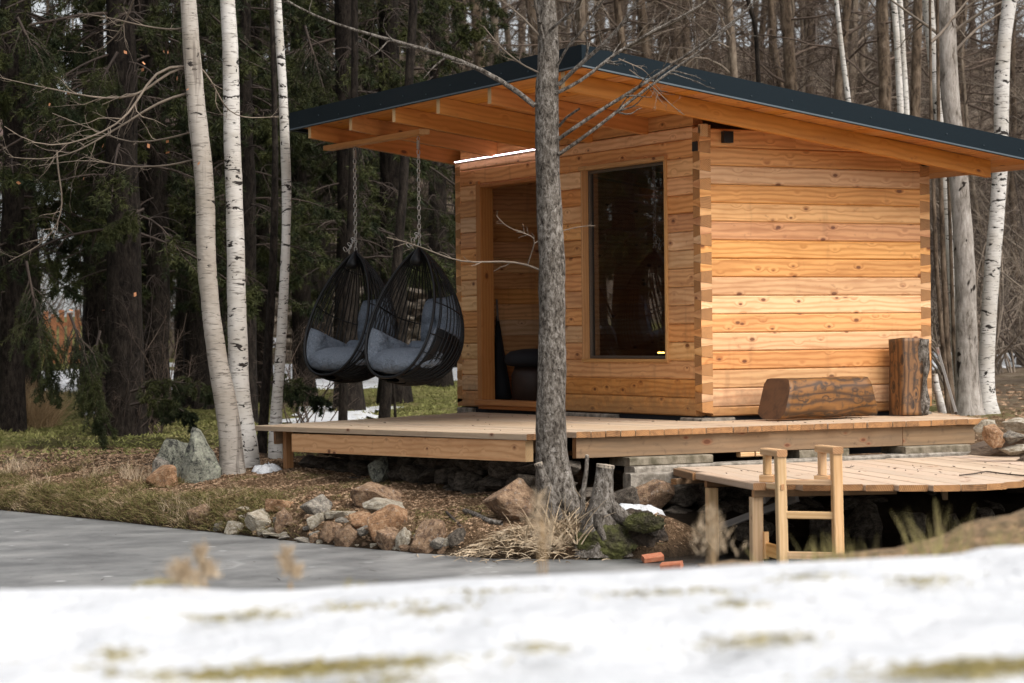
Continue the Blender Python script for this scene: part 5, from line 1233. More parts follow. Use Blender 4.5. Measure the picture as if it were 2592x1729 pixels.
# ---------------------------------------------------------------- spruces
def spruce_meshes(seed, Hh=11., rb=.19, base=.8, spread=2.3, nb=105, sparse=1.):
    g = np.random.default_rng(seed); n = 24
    zt = np.linspace(0, Hh, n); tr = np.stack([np.cumsum(g.normal(size=n) * .012), np.cumsum(g.normal(size=n) * .012), zt], -1); tr -= tr[0]
    r = rb * (1 - zt / (Hh * 1.25)) ** .8; V, F = tubes(tr[None], r[None], 12); rr = V.reshape(n, 12, 3); fl = np.exp(-zt / .25)[:, None, None] * .35; V = (tr[:, None] + (rr - tr[:, None]) * (1 + fl)).reshape(-1, 3)
    me_t = arr_mesh('trunk', V, F, True)
    z = np.sort(g.uniform(base, Hh * .99, nb)); az = np.arange(nb) * 2.4 + g.normal(size=nb) * .4; L = spread * (1 - (z / (Hh * 1.35)) ** 1.3) * g.uniform(.6, 1.1, nb); L[z < base + 1.2] *= .8
    st = np.stack([np.interp(z, zt, tr[:, 0]), np.interp(z, zt, tr[:, 1]), z], -1)
    d = np.stack([np.cos(az), np.sin(az), g.uniform(-.12, .25, nb)], -1); q = [st]; cur = st; N = 10
    for i in range(N - 1):
        d = norm(d + g.normal(size=d.shape) * .05 + np.array([0, 0, -.10 if i < 6 else .06])); cur = cur + d * (L / (N - 1))[:, None]; q.append(cur)
    P1 = np.stack(q, 1); R1 = (.006 + .007 * L)[:, None] * np.linspace(1, .25, N)[None]
    parts = [tubes(P1, R1, 4)]
    P2, R2 = spawn(P1, R1, int(20 * sparse), g, .16, .42, .95, 7, .16, .10, .12, .98, horiz=True, rmin=.002); parts.append(tubes(P2, R2, 3))
    P3, R3 = spawn(P2, R2, 2, g, .35, .7, .7, 5, .28, .1, .2, .9, rmin=.0015); parts.append(tubes(P3, R3, 3))
    V, F = join(parts); me_b = arr_mesh('limbs', V, F)
    # needles: narrow blades round the fine shoots; shoots near the trunk are dead and bare
    tris = []
    for P, st_n, ln_, wd_ in ((P2, 15, .042, .012), (P3, 9, .04, .012), (P1[:, 5:], 26, .044, .013)):
        Mn, n_, _ = P.shape; t = np.linspace(.12, .999, st_n); t = t[None] + g.uniform(-.02, .02, (Mn, st_n)); t = np.clip(t, 0, .999) * (n_ - 1); i0 = t.astype(int); fr = (t - i0)[..., None]; ar = np.arange(Mn)[:, None]
        p = P[ar, i0] * (1 - fr) + P[ar, i0 + 1] * fr; tan = norm(P[ar, i0 + 1] - P[ar, i0]); p = p.reshape(-1, 3); tan = tan.reshape(-1, 3)
        rad = np.hypot(p[:, 0], p[:, 1]); live = g.uniform(size=len(p)) < sstep(rad, .25 * spread, .5 * spread)
        p = p[live]; tan = tan[live]
        for rep in range(3):
            rn = g.normal(size=p.shape); per = norm(rn - tan * np.sum(rn * tan, -1, keepdims=True)); dr = norm(tan * .9 + per); sd_ = norm(np.cross(dr, g.normal(size=p.shape)))
            ln = ln_ * g.uniform(.7, 1.5, (len(p), 1))
            tris.append(np.stack([p - sd_ * wd_ / 2, p + sd_ * wd_ / 2, p + dr * ln * 1.6], 1))
    T = np.concatenate(tris).reshape(-1, 3); me_n = arr_mesh('needles', T, np.arange(len(T)).reshape(-1, 3))
    return me_t, me_b, me_n
SPR = [spruce_meshes(1, 11, .20, 2.1, 2.5, 80), spruce_meshes(2, 12, .17, 1.9, 2.2, 82), spruce_meshes(3, 10, .15, 1.5, 2.0, 78)]
for a, b, c in SPR: a.materials.append(B_dark); b.materials.append(M_twigd); c.materials.append(M_need)
def put_spruce(i, px, d, s=1., rot=0., label='', group=None, z=None):
    p = cp((px - 1296) / FOC * d, d); zz = gz(p[0], p[1]) - .05 if z is None else z
    r = empty('spruce_tree', (p[0], p[1], zz), label, 'tree', group); r.rotation_euler = (0, 0, rot); r.scale = (s, s, s)
    for nm, me in zip(('trunk', 'limbs', 'needles'), SPR[i]):
        o = bpy.data.objects.new(nm, me); COL.objects.link(o); o.parent = r
    return r
GS = 'spruces at the left edge of the wood'
put_spruce(0, D(282), 26.5, 1.06, .3, 'thickest dark spruce trunk on the left with low boughs', GS)
for (i, x, d, s, ro, lb) in ((1, D(362), 28.5, .9, 1.9, 'second spruce trunk just right of the thickest one'), (0, D(455), 31.5, 1., 2.2, 'spruce behind the leaning pale tree'),
                             (2, D(20), 27.5, 1., 2.9, 'leftmost spruce hanging its boughs over the dry grass'), (0, D(590), 34, 1., .9, 'spruce behind the two white birches'),
                             (2, D(560), 29.0, .85, 3.3, 'bushy spruce between birch and slim birch'), (2, D(-60), 31, 1.1, .2, 'spruce cut by the left picture edge'), (1, D(60), 36, 1.15, 3.0, 'slim spruce deeper in near the left picture edge'), (0, D(225), 37, 1.15, 3.0, 'spruce deeper in left of the thickest trunk'), (2, D(330), 30, 1.05, 5., 'dense spruce crown behind the second trunk'), (1, D(430), 36, 1.1, 2., 'spruce deep between the second trunk and pale tree')):
    put_spruce(i, x, d, s, ro, lb, GS)
GS2 = 'spruces behind the hanging chairs'
for k, (i, x, d, s, ro, lb) in enumerate(((1, D(800), 31., 1., 1.2, 'spruce whose bare stem shows above the farther chair'), (0, D(905), 33., 1., 2.6, 'spruce whose bare stem shows above the nearer chair'), (2, D(700), 33, 1., 0.4, 'bushy low spruce left of the chairs'),
                             (1, D(1010), 38, 1., 5.5, 'spruce beside the cabin left wall'), (0, D(740), 41, 1.1, 3.5, 'taller spruce deep behind the chairs'), (2, D(860), 44, 1.2, 1.1, 'wide spruce deep between the chair chains'),
                             (2, D(500), 46, 1.2, 1.7, 'spruce far behind the birches'), (1, D(1060), 47, 1., 2., 'spruce just behind the left roof slope'))):
    put_spruce(i, x, d, s, ro, lb, GS2)
GS3 = 'spruces of the wood beyond the left picture edge'
gq = np.random.default_rng(77)
for k in range(26):
    t_ = 12 + (k % 9) * 4.2 + gq.uniform(-1, 1); sd2 = (k // 9 - 1) * 6.5 + gq.uniform(-2, 2)
    x_p = -.478 * t_ + .878 * sd2; y_p = 1.1 + .878 * t_ + .478 * sd2; la_, de_ = latdep(x_p, y_p)
    if la_ / de_ > -.235: continue
    r = empty('spruce_tree', (x_p, y_p, gz(x_p, y_p) - .05), 'dark spruce of the dense wood beyond the left picture edge', 'tree', GS3); r.rotation_euler = (0, 0, k * 1.3); r.scale = (1.15, 1.15, 1.25)
    for nm, me in zip(('trunk', 'limbs', 'needles'), SPR[k % 3]):
        o = bpy.data.objects.new(nm, me); COL.objects.link(o); o.parent = r
for k in range(0, 30, 2):  # unseen spruces added across the pond, blocking low sky light on the front wall
    x_p = -17.5 - (k % 3) * 4.5 + gq.uniform(-1.5, 1.5); y_p = -8 + (k // 3) * 3.1 + gq.uniform(-1, 1); la_, de_ = latdep(x_p, y_p)
    if de_ > 2 and la_ / de_ > -.26: continue
    r = empty('spruce_tree', (x_p, y_p, gz(x_p, y_p) - .05), 'unseen spruce added left of the pond to block low sky light', 'tree', GS3); r.rotation_euler = (0, 0, k * 1.3); s_k = 1.25 + .03 * (k % 7); r.scale = (s_k, s_k, s_k * 1.1)
    for nm, me in zip(('trunk', 'limbs', 'needles'), SPR[k % 3]):
        o = bpy.data.objects.new(nm, me); COL.objects.link(o); o.parent = r
# small leaning stems behind the deck, under the chairs
make_tree('spruce_tree', [(815, 100, 16), (812, 300, 17), (806, 500, 18), (796, 700, 19), (789, 870, 20), (787, 965, 21), (787, 1000, 22)], 27., 'bare dark stem rising behind the deck under the farther chair', 'tree', B_dark, 9., seed=41, twig=M_twigd)
make_tree('spruce_tree', [(950, 0, 20), (938, 200, 20), (925, 450, 21), (903, 700, 24), (889, 870, 26), (882, 960, 27), (880, 1000, 28)], 26.5, 'bare slanting stem rising behind the deck under the nearer chair', 'tree', B_dark, 9., seed=42, twig=M_twigd)
make_tree('sapling', [(892, 800, 5), (903, 880, 6), (908, 960, 7), (908, 1000, 8)], 26., 'thin twisted sapling right of the slanting stem', 'sapling', B_dark, 1.2, seed=43, crown_n=0, ns=8)

# ---------------------------------------------------------------- bare forest
def bare_meshes(seed, Hh=15., rb=.13, nb=34, base=2.0, spread=2.4):
    g = np.random.default_rng(seed); n = 18; zt = np.linspace(0, Hh, n); tr = np.stack([np.cumsum(g.normal(size=n) * .06), np.cumsum(g.normal(size=n) * .06), zt], -1); tr -= tr[0]
    r = rb * (1 - zt / (Hh * 1.15)) ** .7; V, F = tubes(tr[None], r[None], 9); me_t = arr_mesh('trunk', V, F, True)
    z = np.sort(g.uniform(base, Hh, nb)); az = g.uniform(0, 2 * PI, nb); L = spread * g.uniform(.4, 1.1, nb)
    st = np.stack([np.interp(z, zt, tr[:, 0]), np.interp(z, zt, tr[:, 1]), z], -1); d = np.stack([np.cos(az), np.sin(az), g.uniform(.1, .9, nb)], -1); q = [st]; cur = st; N = 8
    for i in range(N - 1): d = norm(d + g.normal(size=d.shape) * .16); cur = cur + d * (L / (N - 1))[:, None]; q.append(cur)
    P1 = np.stack(q, 1); R1 = (.007 + .008 * L)[:, None] * np.linspace(1, .3, N)[None]; parts = [tubes(P1, R1, 4)]
    P2, R2 = spawn(P1, R1, 8, g, .3, .7, .75, 6, .0, .18, rmin=.004); parts.append(tubes(P2, R2, 3))
    P3, R3 = spawn(P2, R2, 4, g, .3, .7, .7, 4, .0, .18, rmin=.003); parts.append(tubes(P3, R3, 3))
    V, F = join(parts); me_b = arr_mesh('crown', V, F); return me_t, me_b
def understory_meshes(seed):
    g = np.random.default_rng(seed); nb = 16; az = g.uniform(0, 2 * PI, nb); L = g.uniform(1.2, 3.6, nb); st = np.stack([g.normal(size=nb) * .15, g.normal(size=nb) * .15, np.full(nb, -.1)], -1)
    d = np.stack([np.cos(az) * .55, np.sin(az) * .55, np.full(nb, 1.)], -1); q = [st]; cur = st; N = 9
    for i in range(N - 1): d = norm(d + g.normal(size=d.shape) * .14); cur = cur + d * (L / (N - 1))[:, None]; q.append(cur)
    P1 = np.stack(q, 1); R1 = np.linspace(.014, .004, N)[None].repeat(nb, 0); parts = [tubes(P1, R1, 4)]
    P2, R2 = spawn(P1, R1, 9, g, .2, .5, .8, 6, 0, .18, rmin=.003); parts.append(tubes(P2, R2, 3)); P3, R3 = spawn(P2, R2, 4, g, .3, .7, .7, 4, 0, .18, rmin=.0022); parts.append(tubes(P3, R3, 3))
    V, F = join(parts); return arr_mesh('shrub', V, F)
BT = [bare_meshes(10, 16, .09, 46, 1.2), bare_meshes(11, 14, .065, 50, 1.0), bare_meshes(12, 17, .12, 44, 1.6), bare_meshes(13, 13, .045, 44, .8, 1.8), bare_meshes(14, 15, .08, 48, 1.2)]
for k, (a, b) in enumerate(BT): a.materials.append([B_mid, B_midlight, B_mid, B_midlight, B_midlight][k]); b.materials.append([M_twig, M_twig2, M_twig, M_twig, M_twig2][k])
US = [understory_meshes(20), understory_meshes(21), understory_meshes(22)]
for k, a in enumerate(US): a.materials.append([M_twig, M_twig2, M_twigd][k])
LB = ['brown leafless trunk standing in the hillside wood behind the roof', 'thin grey leafless tree in the hillside wood behind the roof', 'stout brown leafless trunk in the hillside wood behind the roof', 'very slender leafless tree in the hillside wood behind the roof', 'grey leafless trunk with many twigs in the hillside wood behind the roof']
def forest_label(i, px, d):
    a = ['brown', 'thin grey', 'stout brown', 'very slender', 'grey twiggy'][i]
    b = 'at the near edge of' if d < 50 else ('in the middle of' if d < 72 else 'deep in')
    c_ = ['left of the pale tree', 'behind the white birches', 'behind the hanging chairs', 'above the left roof slope', 'above the roof peak', 'above the upper right roof slope', 'above the lower right roof slope', 'behind the twin slim birches', 'around the thick grey trunk', 'by the right picture edge'][int(np.clip(np.digitize(px, [450, 720, 1000, 1300, 1600, 1850, 2150, 2330, 2470]), 0, 9))]
    return a + ' tree ' + b + ' the wood ' + c_
g = np.random.default_rng(99); placed = []
def put_bare(i, p, s, group, label):
    r = empty('bare_tree', p, label, 'tree', group); r.rotation_euler = (g.normal() * .03, g.normal() * .03, g.uniform(0, 6.28)); r.scale = (s, s, s * g.uniform(.9, 1.1))
    for nm, me in zip(('trunk', 'crown'), BT[i]):
        o = bpy.data.objects.new(nm, me); COL.objects.link(o); o.parent = r
cnt = 0
for tr_ in range(4000):
    if cnt >= 260: break
    d = g.uniform(40, 108) if tr_ % 3 else g.uniform(38, 62); la = g.uniform(-.235, .26) * d
    px = 1296 + la / d * FOC
    if px < D(620) and d < 60: continue
    if px < D(470) and (d < 84 or g.uniform() < .5): continue
    if px < D(1040) and d < 50: continue
    if d < 40 and px > 2300 and g.uniform() < .5: continue
    if any((la - a) ** 2 + (d - b) ** 2 < (1.0 if d < 60 else .6) for a, b in placed): continue
    placed.append((la, d)); p = cp(la, d); i = int(g.integers(0, 5)); put_bare(i, (p[0], p[1], gz(p[0], p[1]) - .1), g.uniform(.8, 1.2), 'leafless trees of the hillside wood', forest_label(i, px, d)); cnt += 1
for k in range(150):
    d = g.uniform(30, 75); la = g.uniform(-.235, .25) * d; px = 1296 + la / d * FOC
    if px < D(620) and d < 48: continue
    if d < 46 and px < 2350 and px > 600: continue
    p = cp(la, d); r = bpy.data.objects.new('leafless_shrub', US[k % 3]); COL.objects.link(r); r.location = (p[0], p[1], gz(p[0], p[1])); r.rotation_euler = (0, 0, g.uniform(0, 6)); s = g.uniform(.8, 1.5); r.scale = (s, s, s)
    tag(r, ['brown', 'pale', 'dark'][k % 3] + ' tangled leafless shrub ' + ('near' if d < 50 else 'far') + ' in the undergrowth ' + ['at the left', 'behind the chairs', 'behind the roof', 'right of the cabin'][int(np.digitize(px, [620, 1150, 2300]))], 'shrub', 'leafless shrubs of the wood undergrowth')
# dead twiggy brush hung under the spruces
M_brush = M_twigd
for k, (x, d, s) in enumerate(((D(345), 26.6, .62), (D(265), 26.2, .6), (D(690), 27.5, .6))):
    p = cp((x - 1296) / FOC * d, d); r = bpy.data.objects.new('dead_brush', US[2 if k % 2 else 0]); COL.objects.link(r); r.location = (p[0], p[1], gz(p[0], p[1])); r.rotation_euler = (0, 0, k * 1.7); r.scale = (s, s, s * .9)
    tag(r, ['dead twig tangle at the foot of the second spruce', 'dead twig tangle in front of the thickest spruce trunk', 'dead brush at the left end of the deck, behind it', 'dead brush left of the leaning pale tree base', 'dead brush behind the slim white birch', 'dead brush left of the thickest spruce trunk', 'dead brush beside the dry grass clump'][k], 'brush')

# ---------------------------------------------------------------- far things: fence, house, stone wall
fb = at_depth(D(0), D(828), 52.); fence = empty('picket_fence', (fb[0], fb[1], gz(fb[0], fb[1])), 'orange brown picket fence at the far left beyond the lawn', 'fence')
M_pick = plain('orange_picket', (.42, .17, .075), .8, 0, 6, .35, .2)
for i in range(18):
    la = -11.95 + i * .17; p = cp(la, 52); q = cp(la + .12, 52); z = gz(p[0], p[1])
    mb = MB(); mb.beam((p[0] / 2 + q[0] / 2, p[1] / 2 + q[1] / 2, z - .05), (p[0] / 2 + q[0] / 2, p[1] / 2 + q[1] / 2, z + 1.12 + .03 * math.sin(i * 3)), .11, .025, up=(F2[0], F2[1], 0), ch=0)
    o = mb.build('picket', [M_pick, M_pick], fence); o.location = -np.array(fence.location)
for h in (.3, .85):
    a = cp(-11.95, 52.03); b = cp(-8.9, 52.03); mb = MB(); mb.beam((a[0], a[1], gz(a[0], a[1]) + h), (b[0], b[1], gz(b[0], b[1]) + h), .04, .08, ch=0); o = mb.build('rail', [M_pick, M_pick], fence); o.location = -np.array(fence.location)
hb = cp(-11.8, 78); hz0 = gz(hb[0], hb[1]) - .3; house = empty('far_house', (hb[0], hb[1], hz0), 'pale rendered house glimpsed between the spruce trunks', 'house')
house.rotation_euler = (0, 0, math.atan2(R2_[1], R2_[0]))
M_rend = plain('pale_render', (.62, .66, .70), .9, 0, 3, .1, .1); M_tile = plain('dark_tile', (.10, .06, .05), .8, 0, 6, .3, .3); M_gl = plain('dark_glass', (.02, .025, .03), .1, 0, 3, 0, 0)
mb = MB(); mb.beam((-6, 4, 2.6), (6, 4, 2.6), 8, 5.2, ch=0); mb.build('wall', [M_rend, M_rend], house)
mb = MB(); mb.prism([(-6.5, -.6, 5.205), (-6.5, 8.6, 5.205), (-6.5, 4, 8.)], [(6.5, -.6, 5.205), (6.5, 8.6, 5.205), (6.5, 4, 8.)]); mb.build('roof', [M_tile, M_rend], house)
for x in (-4, -1.2, 1.6, 4.3):
    for z in (1.5, 3.9):
        f = MB(); f.beam((x - .6, -.02, z), (x + .6, -.02, z), .06, 1.3, ch=0); fo = f.build('window', [M_rend, M_rend], house)
        f = MB(); f.beam((x - .5, -.06, z), (x + .5, -.06, z), .03, 1.1, ch=0); f.build('pane', [M_gl, M_gl], fo)
sw = empty('retaining_wall', tuple(cp(-4, 50)), 'rough stacked stone retaining wall beyond the lawn behind the chairs', 'stone wall'); r_ = random.Random(8)
M_sw = rock_mat('wall_stone', (.20, .16, .12), (.33, .28, .22), (.06, .05, .04), .3)
SWM = [m_.copy() for m_ in ROCKM]
for m_ in SWM: m_.materials.append(M_sw)
for row in range(6):
    la = -5.9
    while la < 2.0:
        L = r_.uniform(.4, 1.1); p = cp(la + L / 2, 49.5 + row * .12); o = bpy.data.objects.new('stone', SWM[r_.randrange(10)]); COL.objects.link(o); o.parent = sw
        p[2] = gz(p[0], p[1]) + .12 + row * .27; o.location = p - np.array(sw.location); o.scale = (L * 1.05, .6, .34); o.rotation_euler = (r_.uniform(-.1, .1), r_.uniform(-.06, .06), math.atan2(R2_[1], R2_[0])); la += L

# ---------------------------------------------------------------- grasses and litter
def blades(name, pts, L, wd, g, mat, label, cat, lean=.5, curl=.5, up=1., kind='stuff', parent=None, seg=3):
    n = len(pts); az = g.uniform(0, 2 * PI, n); ln = g.uniform(.5, 1.2, n) * L; d = norm(np.stack([np.cos(az) * lean, np.sin(az) * lean, np.full(n, up)], -1) + g.normal(size=(n, 3)) * .2)
    sd_ = norm(np.cross(d, g.normal(size=(n, 3)))); cur = pts.copy(); V = []
    for i in range(seg + 1):
        w_ = wd * (1 - (i / seg) ** 1.5) + wd * .08
        V.append(np.stack([cur - sd_ * w_ / 2, cur + sd_ * w_ / 2], 1)); d = norm(d + np.array([0, 0, -1.]) * curl / seg * g.uniform(.3, 1.5, (n, 1))); cur = cur + d * (ln / seg)[:, None]
    V = np.stack(V, 1).reshape(-1, 3); base = (np.arange(n) * (seg + 1) * 2)[:, None]; F = np.concatenate([np.stack([base[:, 0] + 2 * i, base[:, 0] + 2 * i + 1, base[:, 0] + 2 * i + 3, base[:, 0] + 2 * i + 2], -1) for i in range(seg)])
    o = link_mesh(name, arr_mesh(name, V, F), mat, parent)
    if parent is None: tag(o, label, cat, kind=kind)
    return o
def blade_mat(name, cols, scale=8):
    m, t, b = new_mat(name); x = N_(t); v = x.n('TexCoord').outputs['Object']; nz = x.noise(v, scale, 4, .8)
    nz2 = x.noise(v, scale * 9, 2, .8); f = x.math('MULTIPLY_ADD', nz2, .5, x.math('MULTIPLY', nz, .5))
    x.l(x.ramp(f, [(.36 + .28 * i / max(1, len(cols) - 1), c) for i, c in enumerate(cols)]), b.inputs['Base Color']); b.inputs['Roughness'].default_value = .8; b.inputs['Specular IOR Level'].default_value = .2; return m
G_bank = blade_mat('bank_grass', [(.03, .024, .012), (.20, .13, .068), (.11, .115, .03), (.30, .21, .12), (.48, .38, .25)], 2.5)
G_lawn = blade_mat('lawn_grass', [(.10, .11, .03), (.19, .19, .06), (.30, .25, .12)], 1.5)
G_straw = blade_mat('dry_straw', [(.22, .15, .085), (.42, .32, .21), (.58, .48, .36)])
G_dry = blade_mat('ornamental_straw', [(.26, .17, .09), (.42, .30, .17)])
G_lit = blade_mat('leaf_litter', [(.06, .032, .018), (.22, .125, .07), (.44, .31, .20), (.13, .075, .042)], 12)
g = np.random.default_rng(5)
def scatter(n, lo, hi, test):
    out = []
    while len(out) < n:
        la = g.uniform(lo[0], hi[0], n * 2); de = g.uniform(lo[1], hi[1], n * 2); x = cam_loc[0] + F2[0] * de + R2_[0] * la; y = cam_loc[1] + F2[1] * de + R2_[1] * la
        s = shore_dist(x, y); k = test(x, y, s, la, de); out += list(zip(x[k], y[k]))
    P = np.array(out[:n]); return np.column_stack([P, terrain(P[:, 0], P[:, 1])])
P = scatter(17000, (-4.6, 16), (-1.2, 24), lambda x, y, s, la, de: (s > .0) & (s < 1.5) & (fbm(x, y, 3.2, 3, 71) + .35 * np.exp(-s / .2) > .05 + .25 * s) & (g.uniform(size=len(s)) < np.exp(-s / .7)) & (la < -1.9 - .2 * g.normal(size=len(s))))
blades('bank_grass', P, .12, .0045, g, G_bank, 'mixed dry and green grass hanging over the pond bank on the left', 'grass', .7, 1.2)
P = scatter(9000, (-2.4, 15), (1.0, 22), lambda x, y, s, la, de: (s > .05) & (s < 1.6) & (fbm(x, y, 2.6, 3, 72) > .08) & (x < -1.9))
blades('shore_grass', P, .05, .0035, g, G_bank, 'short sparse grass between the shore stones', 'grass', 1.0, 1.2)
P = scatter(650, (-4.6, 16), (-2.3, 24), lambda x, y, s, la, de: (s > .02) & (s < .9) & (fbm(x, y, 1.6, 3, 75) > .1))
blades('tall_straw', P, .15, .004, g, G_straw, 'taller dry straw stalks standing along the left bank', 'straw', .35, .7, seg=4)
P = scatter(34000, (-5.2, 15), (1.3, 24.5), lambda x, y, s, la, de: (s > .03) & (s < 3.2) & (x < -1.6) & (y > -4))
P[:, 2] += .004; blades('leaf_litter', P, .032, .012, g, G_lit, 'brown leaf litter and wood chips covering the bank', 'leaf litter', 2.5, .3, .25, seg=1)
P = scatter(60000, (-9, 23), (3.0, 44), lambda x, y, s, la, de: (s > .6) & ((y > 3.6) | (x < -2.4)))
blades('lawn_grass', P, .07, .012, g, G_lawn, 'thin winter grass of the lawn beyond the trees', 'grass', .8, .8, seg=2)
P = scatter(9000, (2.6, 19.5), (8, 34), lambda x, y, s, la, de: (s > .6) & (x > 2.6) & (y > -.6))
blades('forest_litter', P, .09, .02, g, G_lit, 'brown twigs and leaves on the ground behind the cabin', 'leaf litter', 2.0, .3, .3, seg=2)
# straw heap and reeds at the water
c0 = on_z(D(1205), D(1262), ICE + .05)
n = 1100; q = np.stack([g.normal(size=n) * .20, g.normal(size=n) * .13, np.zeros(n)], -1); P = np.column_stack([c0[0] + q[:, 0] * R2_[0] + q[:, 1] * F2[0], c0[1] + q[:, 0] * R2_[1] + q[:, 1] * F2[1], np.full(n, 0.)]); P[:, 2] = ICE + .19 * np.exp(-(q[:, 0] / .3) ** 2 - (q[:, 1] / .22) ** 2)
blades('straw_heap', P, .15, .007, g, G_straw, 'heap of flattened dead reeds at the ice left of the stump', 'reeds', 2.2, .9, .8, seg=4)
c0 = on_z(D(1290), D(1245), ICE + .1); n = 95; P = np.column_stack([c0[0] + g.normal(size=n) * .13, c0[1] + g.normal(size=n) * .09, np.full(n, -.70)])
blades('dead_reeds', P, .36, .013, g, G_straw, 'upright broken dead reed blades between the tree and the stump', 'reeds', .5, .9, seg=5)
# moss cushion bank
M_moss = plain('moss', (.07, .072, .016), .95, 0, 9, .5, 1., .03, col2=(.028, .022, .012)); M_peat = plain('peat_bank', (.055, .038, .024), .95, 0, 16, .5, 1., .03, col2=(.02, .014, .01))
for (x0, x1, y0, y1, mt, lb, nm) in ((1462, 1606, 1330, 1414, M_moss, 'bright moss cushion on the bank foot right of the reeds', 'moss_cushion'), (1520, 1690, 1300, 1408, M_peat, 'dark undercut peat bank below the snow patch', 'peat_bank'), (1580, 1680, 1302, 1342, M_moss, 'thin moss cap on top of the dark peat bank', 'moss_cushion')):
    p = on_z((x0 + x1) / 2, y1, ICE) if y1 > 1400 else at_depth((x0 + x1) / 2, y1, 15.55); d = depth_of(p); w_ = (x1 - x0) * d / FOC; h_ = (y1 - y0) * d / FOC
    bm = bmesh.new(); bmesh.ops.create_icosphere(bm, subdivisions=5, radius=1.)
    for v in bm.verts:
        k = 1 + .22 * mnoise.noise(v.co * 1.6 + Vector((x0, 0, 0))) + .10 * mnoise.noise(v.co * 6) + .05 * mnoise.noise(v.co * 17); v.co = Vector((v.co.x * k * w_ / 2, v.co.y * k * w_ * .32, v.co.z * k * h_ * .62))
    me = bpy.data.meshes.new(nm); bm.to_mesh(me); bm.free(); o = link_mesh(nm, me, mt); o.location = (p[0] + F2[0] * w_ * .06, p[1] + F2[1] * w_ * .06, p[2] + h_ * .42); o.rotation_euler = (0, 0, math.atan2(R2_[1], R2_[0]))
    tag(o, lb, 'moss' if 'moss' in nm else 'bank')
    if mt is M_moss:
        vs_ = np.array([v.co for v in me.vertices]); k = g.choice(len(vs_), 2600); Pm = vs_[k] * 1.0; 
        oo = blades('moss_tufts', Pm, .016, .004, g, M_moss, None, None, .6, .2, parent=o, seg=1); oo['kind'] = 'stuff'
# ornamental grass clump far left
c0 = hit(D(45), D(985)); n = 2600; rr = np.sqrt(g.uniform(size=n)) * .42; aa = g.uniform(0, 2 * PI, n); P = np.column_stack([c0[0] + rr * np.cos(aa), c0[1] + rr * np.sin(aa), np.full(n, c0[2] - .03)])
blades('grass_clump', P, .62, .006, g, G_dry, 'tall straw coloured ornamental grass clump at the left edge', 'grass clump', .35, .7, seg=5, kind=None)
# tufts and seed heads on the snow bank
def snow_pt(px, py):
    d = ray(px, py)
    for t in np.arange(2.3, 4.55, .02):
        P = cam_loc + d * t; la, de = latdep(P[0], P[1])
        if P[2] < snow_z(la, de): return P
    return cam_loc + d * 4.45
M_tuft = blade_mat('snow_tuft', [(.16, .14, .05), (.30, .25, .10), (.22, .17, .09)])
TU = [(1520, 1509, .22, 420, 'long faded grass streak in the snow, right of centre'), (1100, 1547, .06, 90, 'small grass tuft in the snow near the middle'), (860, 1537, .18, 320, 'wide grass streak in the snow left of centre'), (2050, 1462, .07, 80, 'grass tuft in the snow below the ladder'),
      (1855, 1534, .04, 70, 'tiny grass tuft in the snow, right of centre'), (1560, 1553, .18, 420, 'lower of the two long grass streaks in the snow'), (740, 1697, .20, 1500, 'largest grass streak at the bottom edge of the snow'), (2500, 1690, .14, 900, 'brown grass streak in the bottom right snow corner'), (900, 1457 + 20, .03, 20, 'few blades at the snow crest left of centre'), (1370, 1640, .05, 60, 'faint tuft low in the middle snow'), (420, 1476, .05, 90, 'brown tuft on the snow crest at the left'), (980, 1722, .05, 60, 'faint tuft at the very bottom centre of the snow'), (1250, 1500, .10, 160, 'short grass streak left of the long faded streak'), (300, 1655, .03, 90, 'small brown tuft low at the left of the snow'), (1920, 1620, .10, 160, 'pale grass streak low in the right half of the snow'), (600, 1560, .10, 120, 'pale grass streak in the left half of the snow'), (2330, 1470, .06, 110, 'grass tuft on the snow near the right mound')]
for (x, y, w_, n, lb) in TU:
    c = snow_pt(x, y); q0 = g.normal(size=n) * w_ * .5; q1 = g.normal(size=n) * .04; P = np.column_stack([c[0] + R2_[0] * q0 + F2[0] * q1, c[1] + R2_[1] * q0 + F2[1] * q1, np.zeros(n)]); la, de = latdep(P[:, 0], P[:, 1]); P[:, 2] = [snow_z(a, b) for a, b in zip(la, de)]
    blades('grass_tuft', P[:max(14, int(n * .75))], .03, .003, g, M_tuft, lb, 'grass tuft', 1.6, .9, .5)
def plume(px, py0, py1, d, label, wd=.035, stems=5):
    a = at_depth(px, py1, d); b = at_depth(px, py0, d); h = b[2] - a[2]; n = 260; root = empty('seed_plume', a - np.array([0, 0, .05]), label, 'dry plume'); t = g.uniform(.25, 1., n); P = np.column_stack([g.normal(size=n) * wd * (1.15 - t) + .01 * np.sin(t * 6), g.normal(size=n) * wd * (1.15 - t), t * h + .05])
    blades('plume', P, .028, .0026, g, G_straw, None, None, .5, .3, parent=root)['kind'] = 'stuff'
    for i in range(stems): 
        u = g.normal(size=2) * .012; tube_obj('stem', [(u[0], u[1], -.5), (u[0] * .5, u[1] * .5, h * .5), (0, 0, h * .95)], .0018, G_dry, root, 5)
plume(1805, 1290, 1445, 6.0, 'blurred tan seed plume in front of the jetty posts', .045)
plume(1372, 1255, 1440, 6.2, 'blurred tan seed plume in front of the straw heap', .03)
plume(470, 1435, 1500, 4.45, 'blurred brown seed head on the left snow crest', .025, 3)
plume(520, 1395, 1490, 4.6, 'pale thin stalks right of the brown seed head', .01, 4)
plume(735, 1400, 1490, 4.7, 'faint tan stalk standing over the ice left of centre', .012, 3)
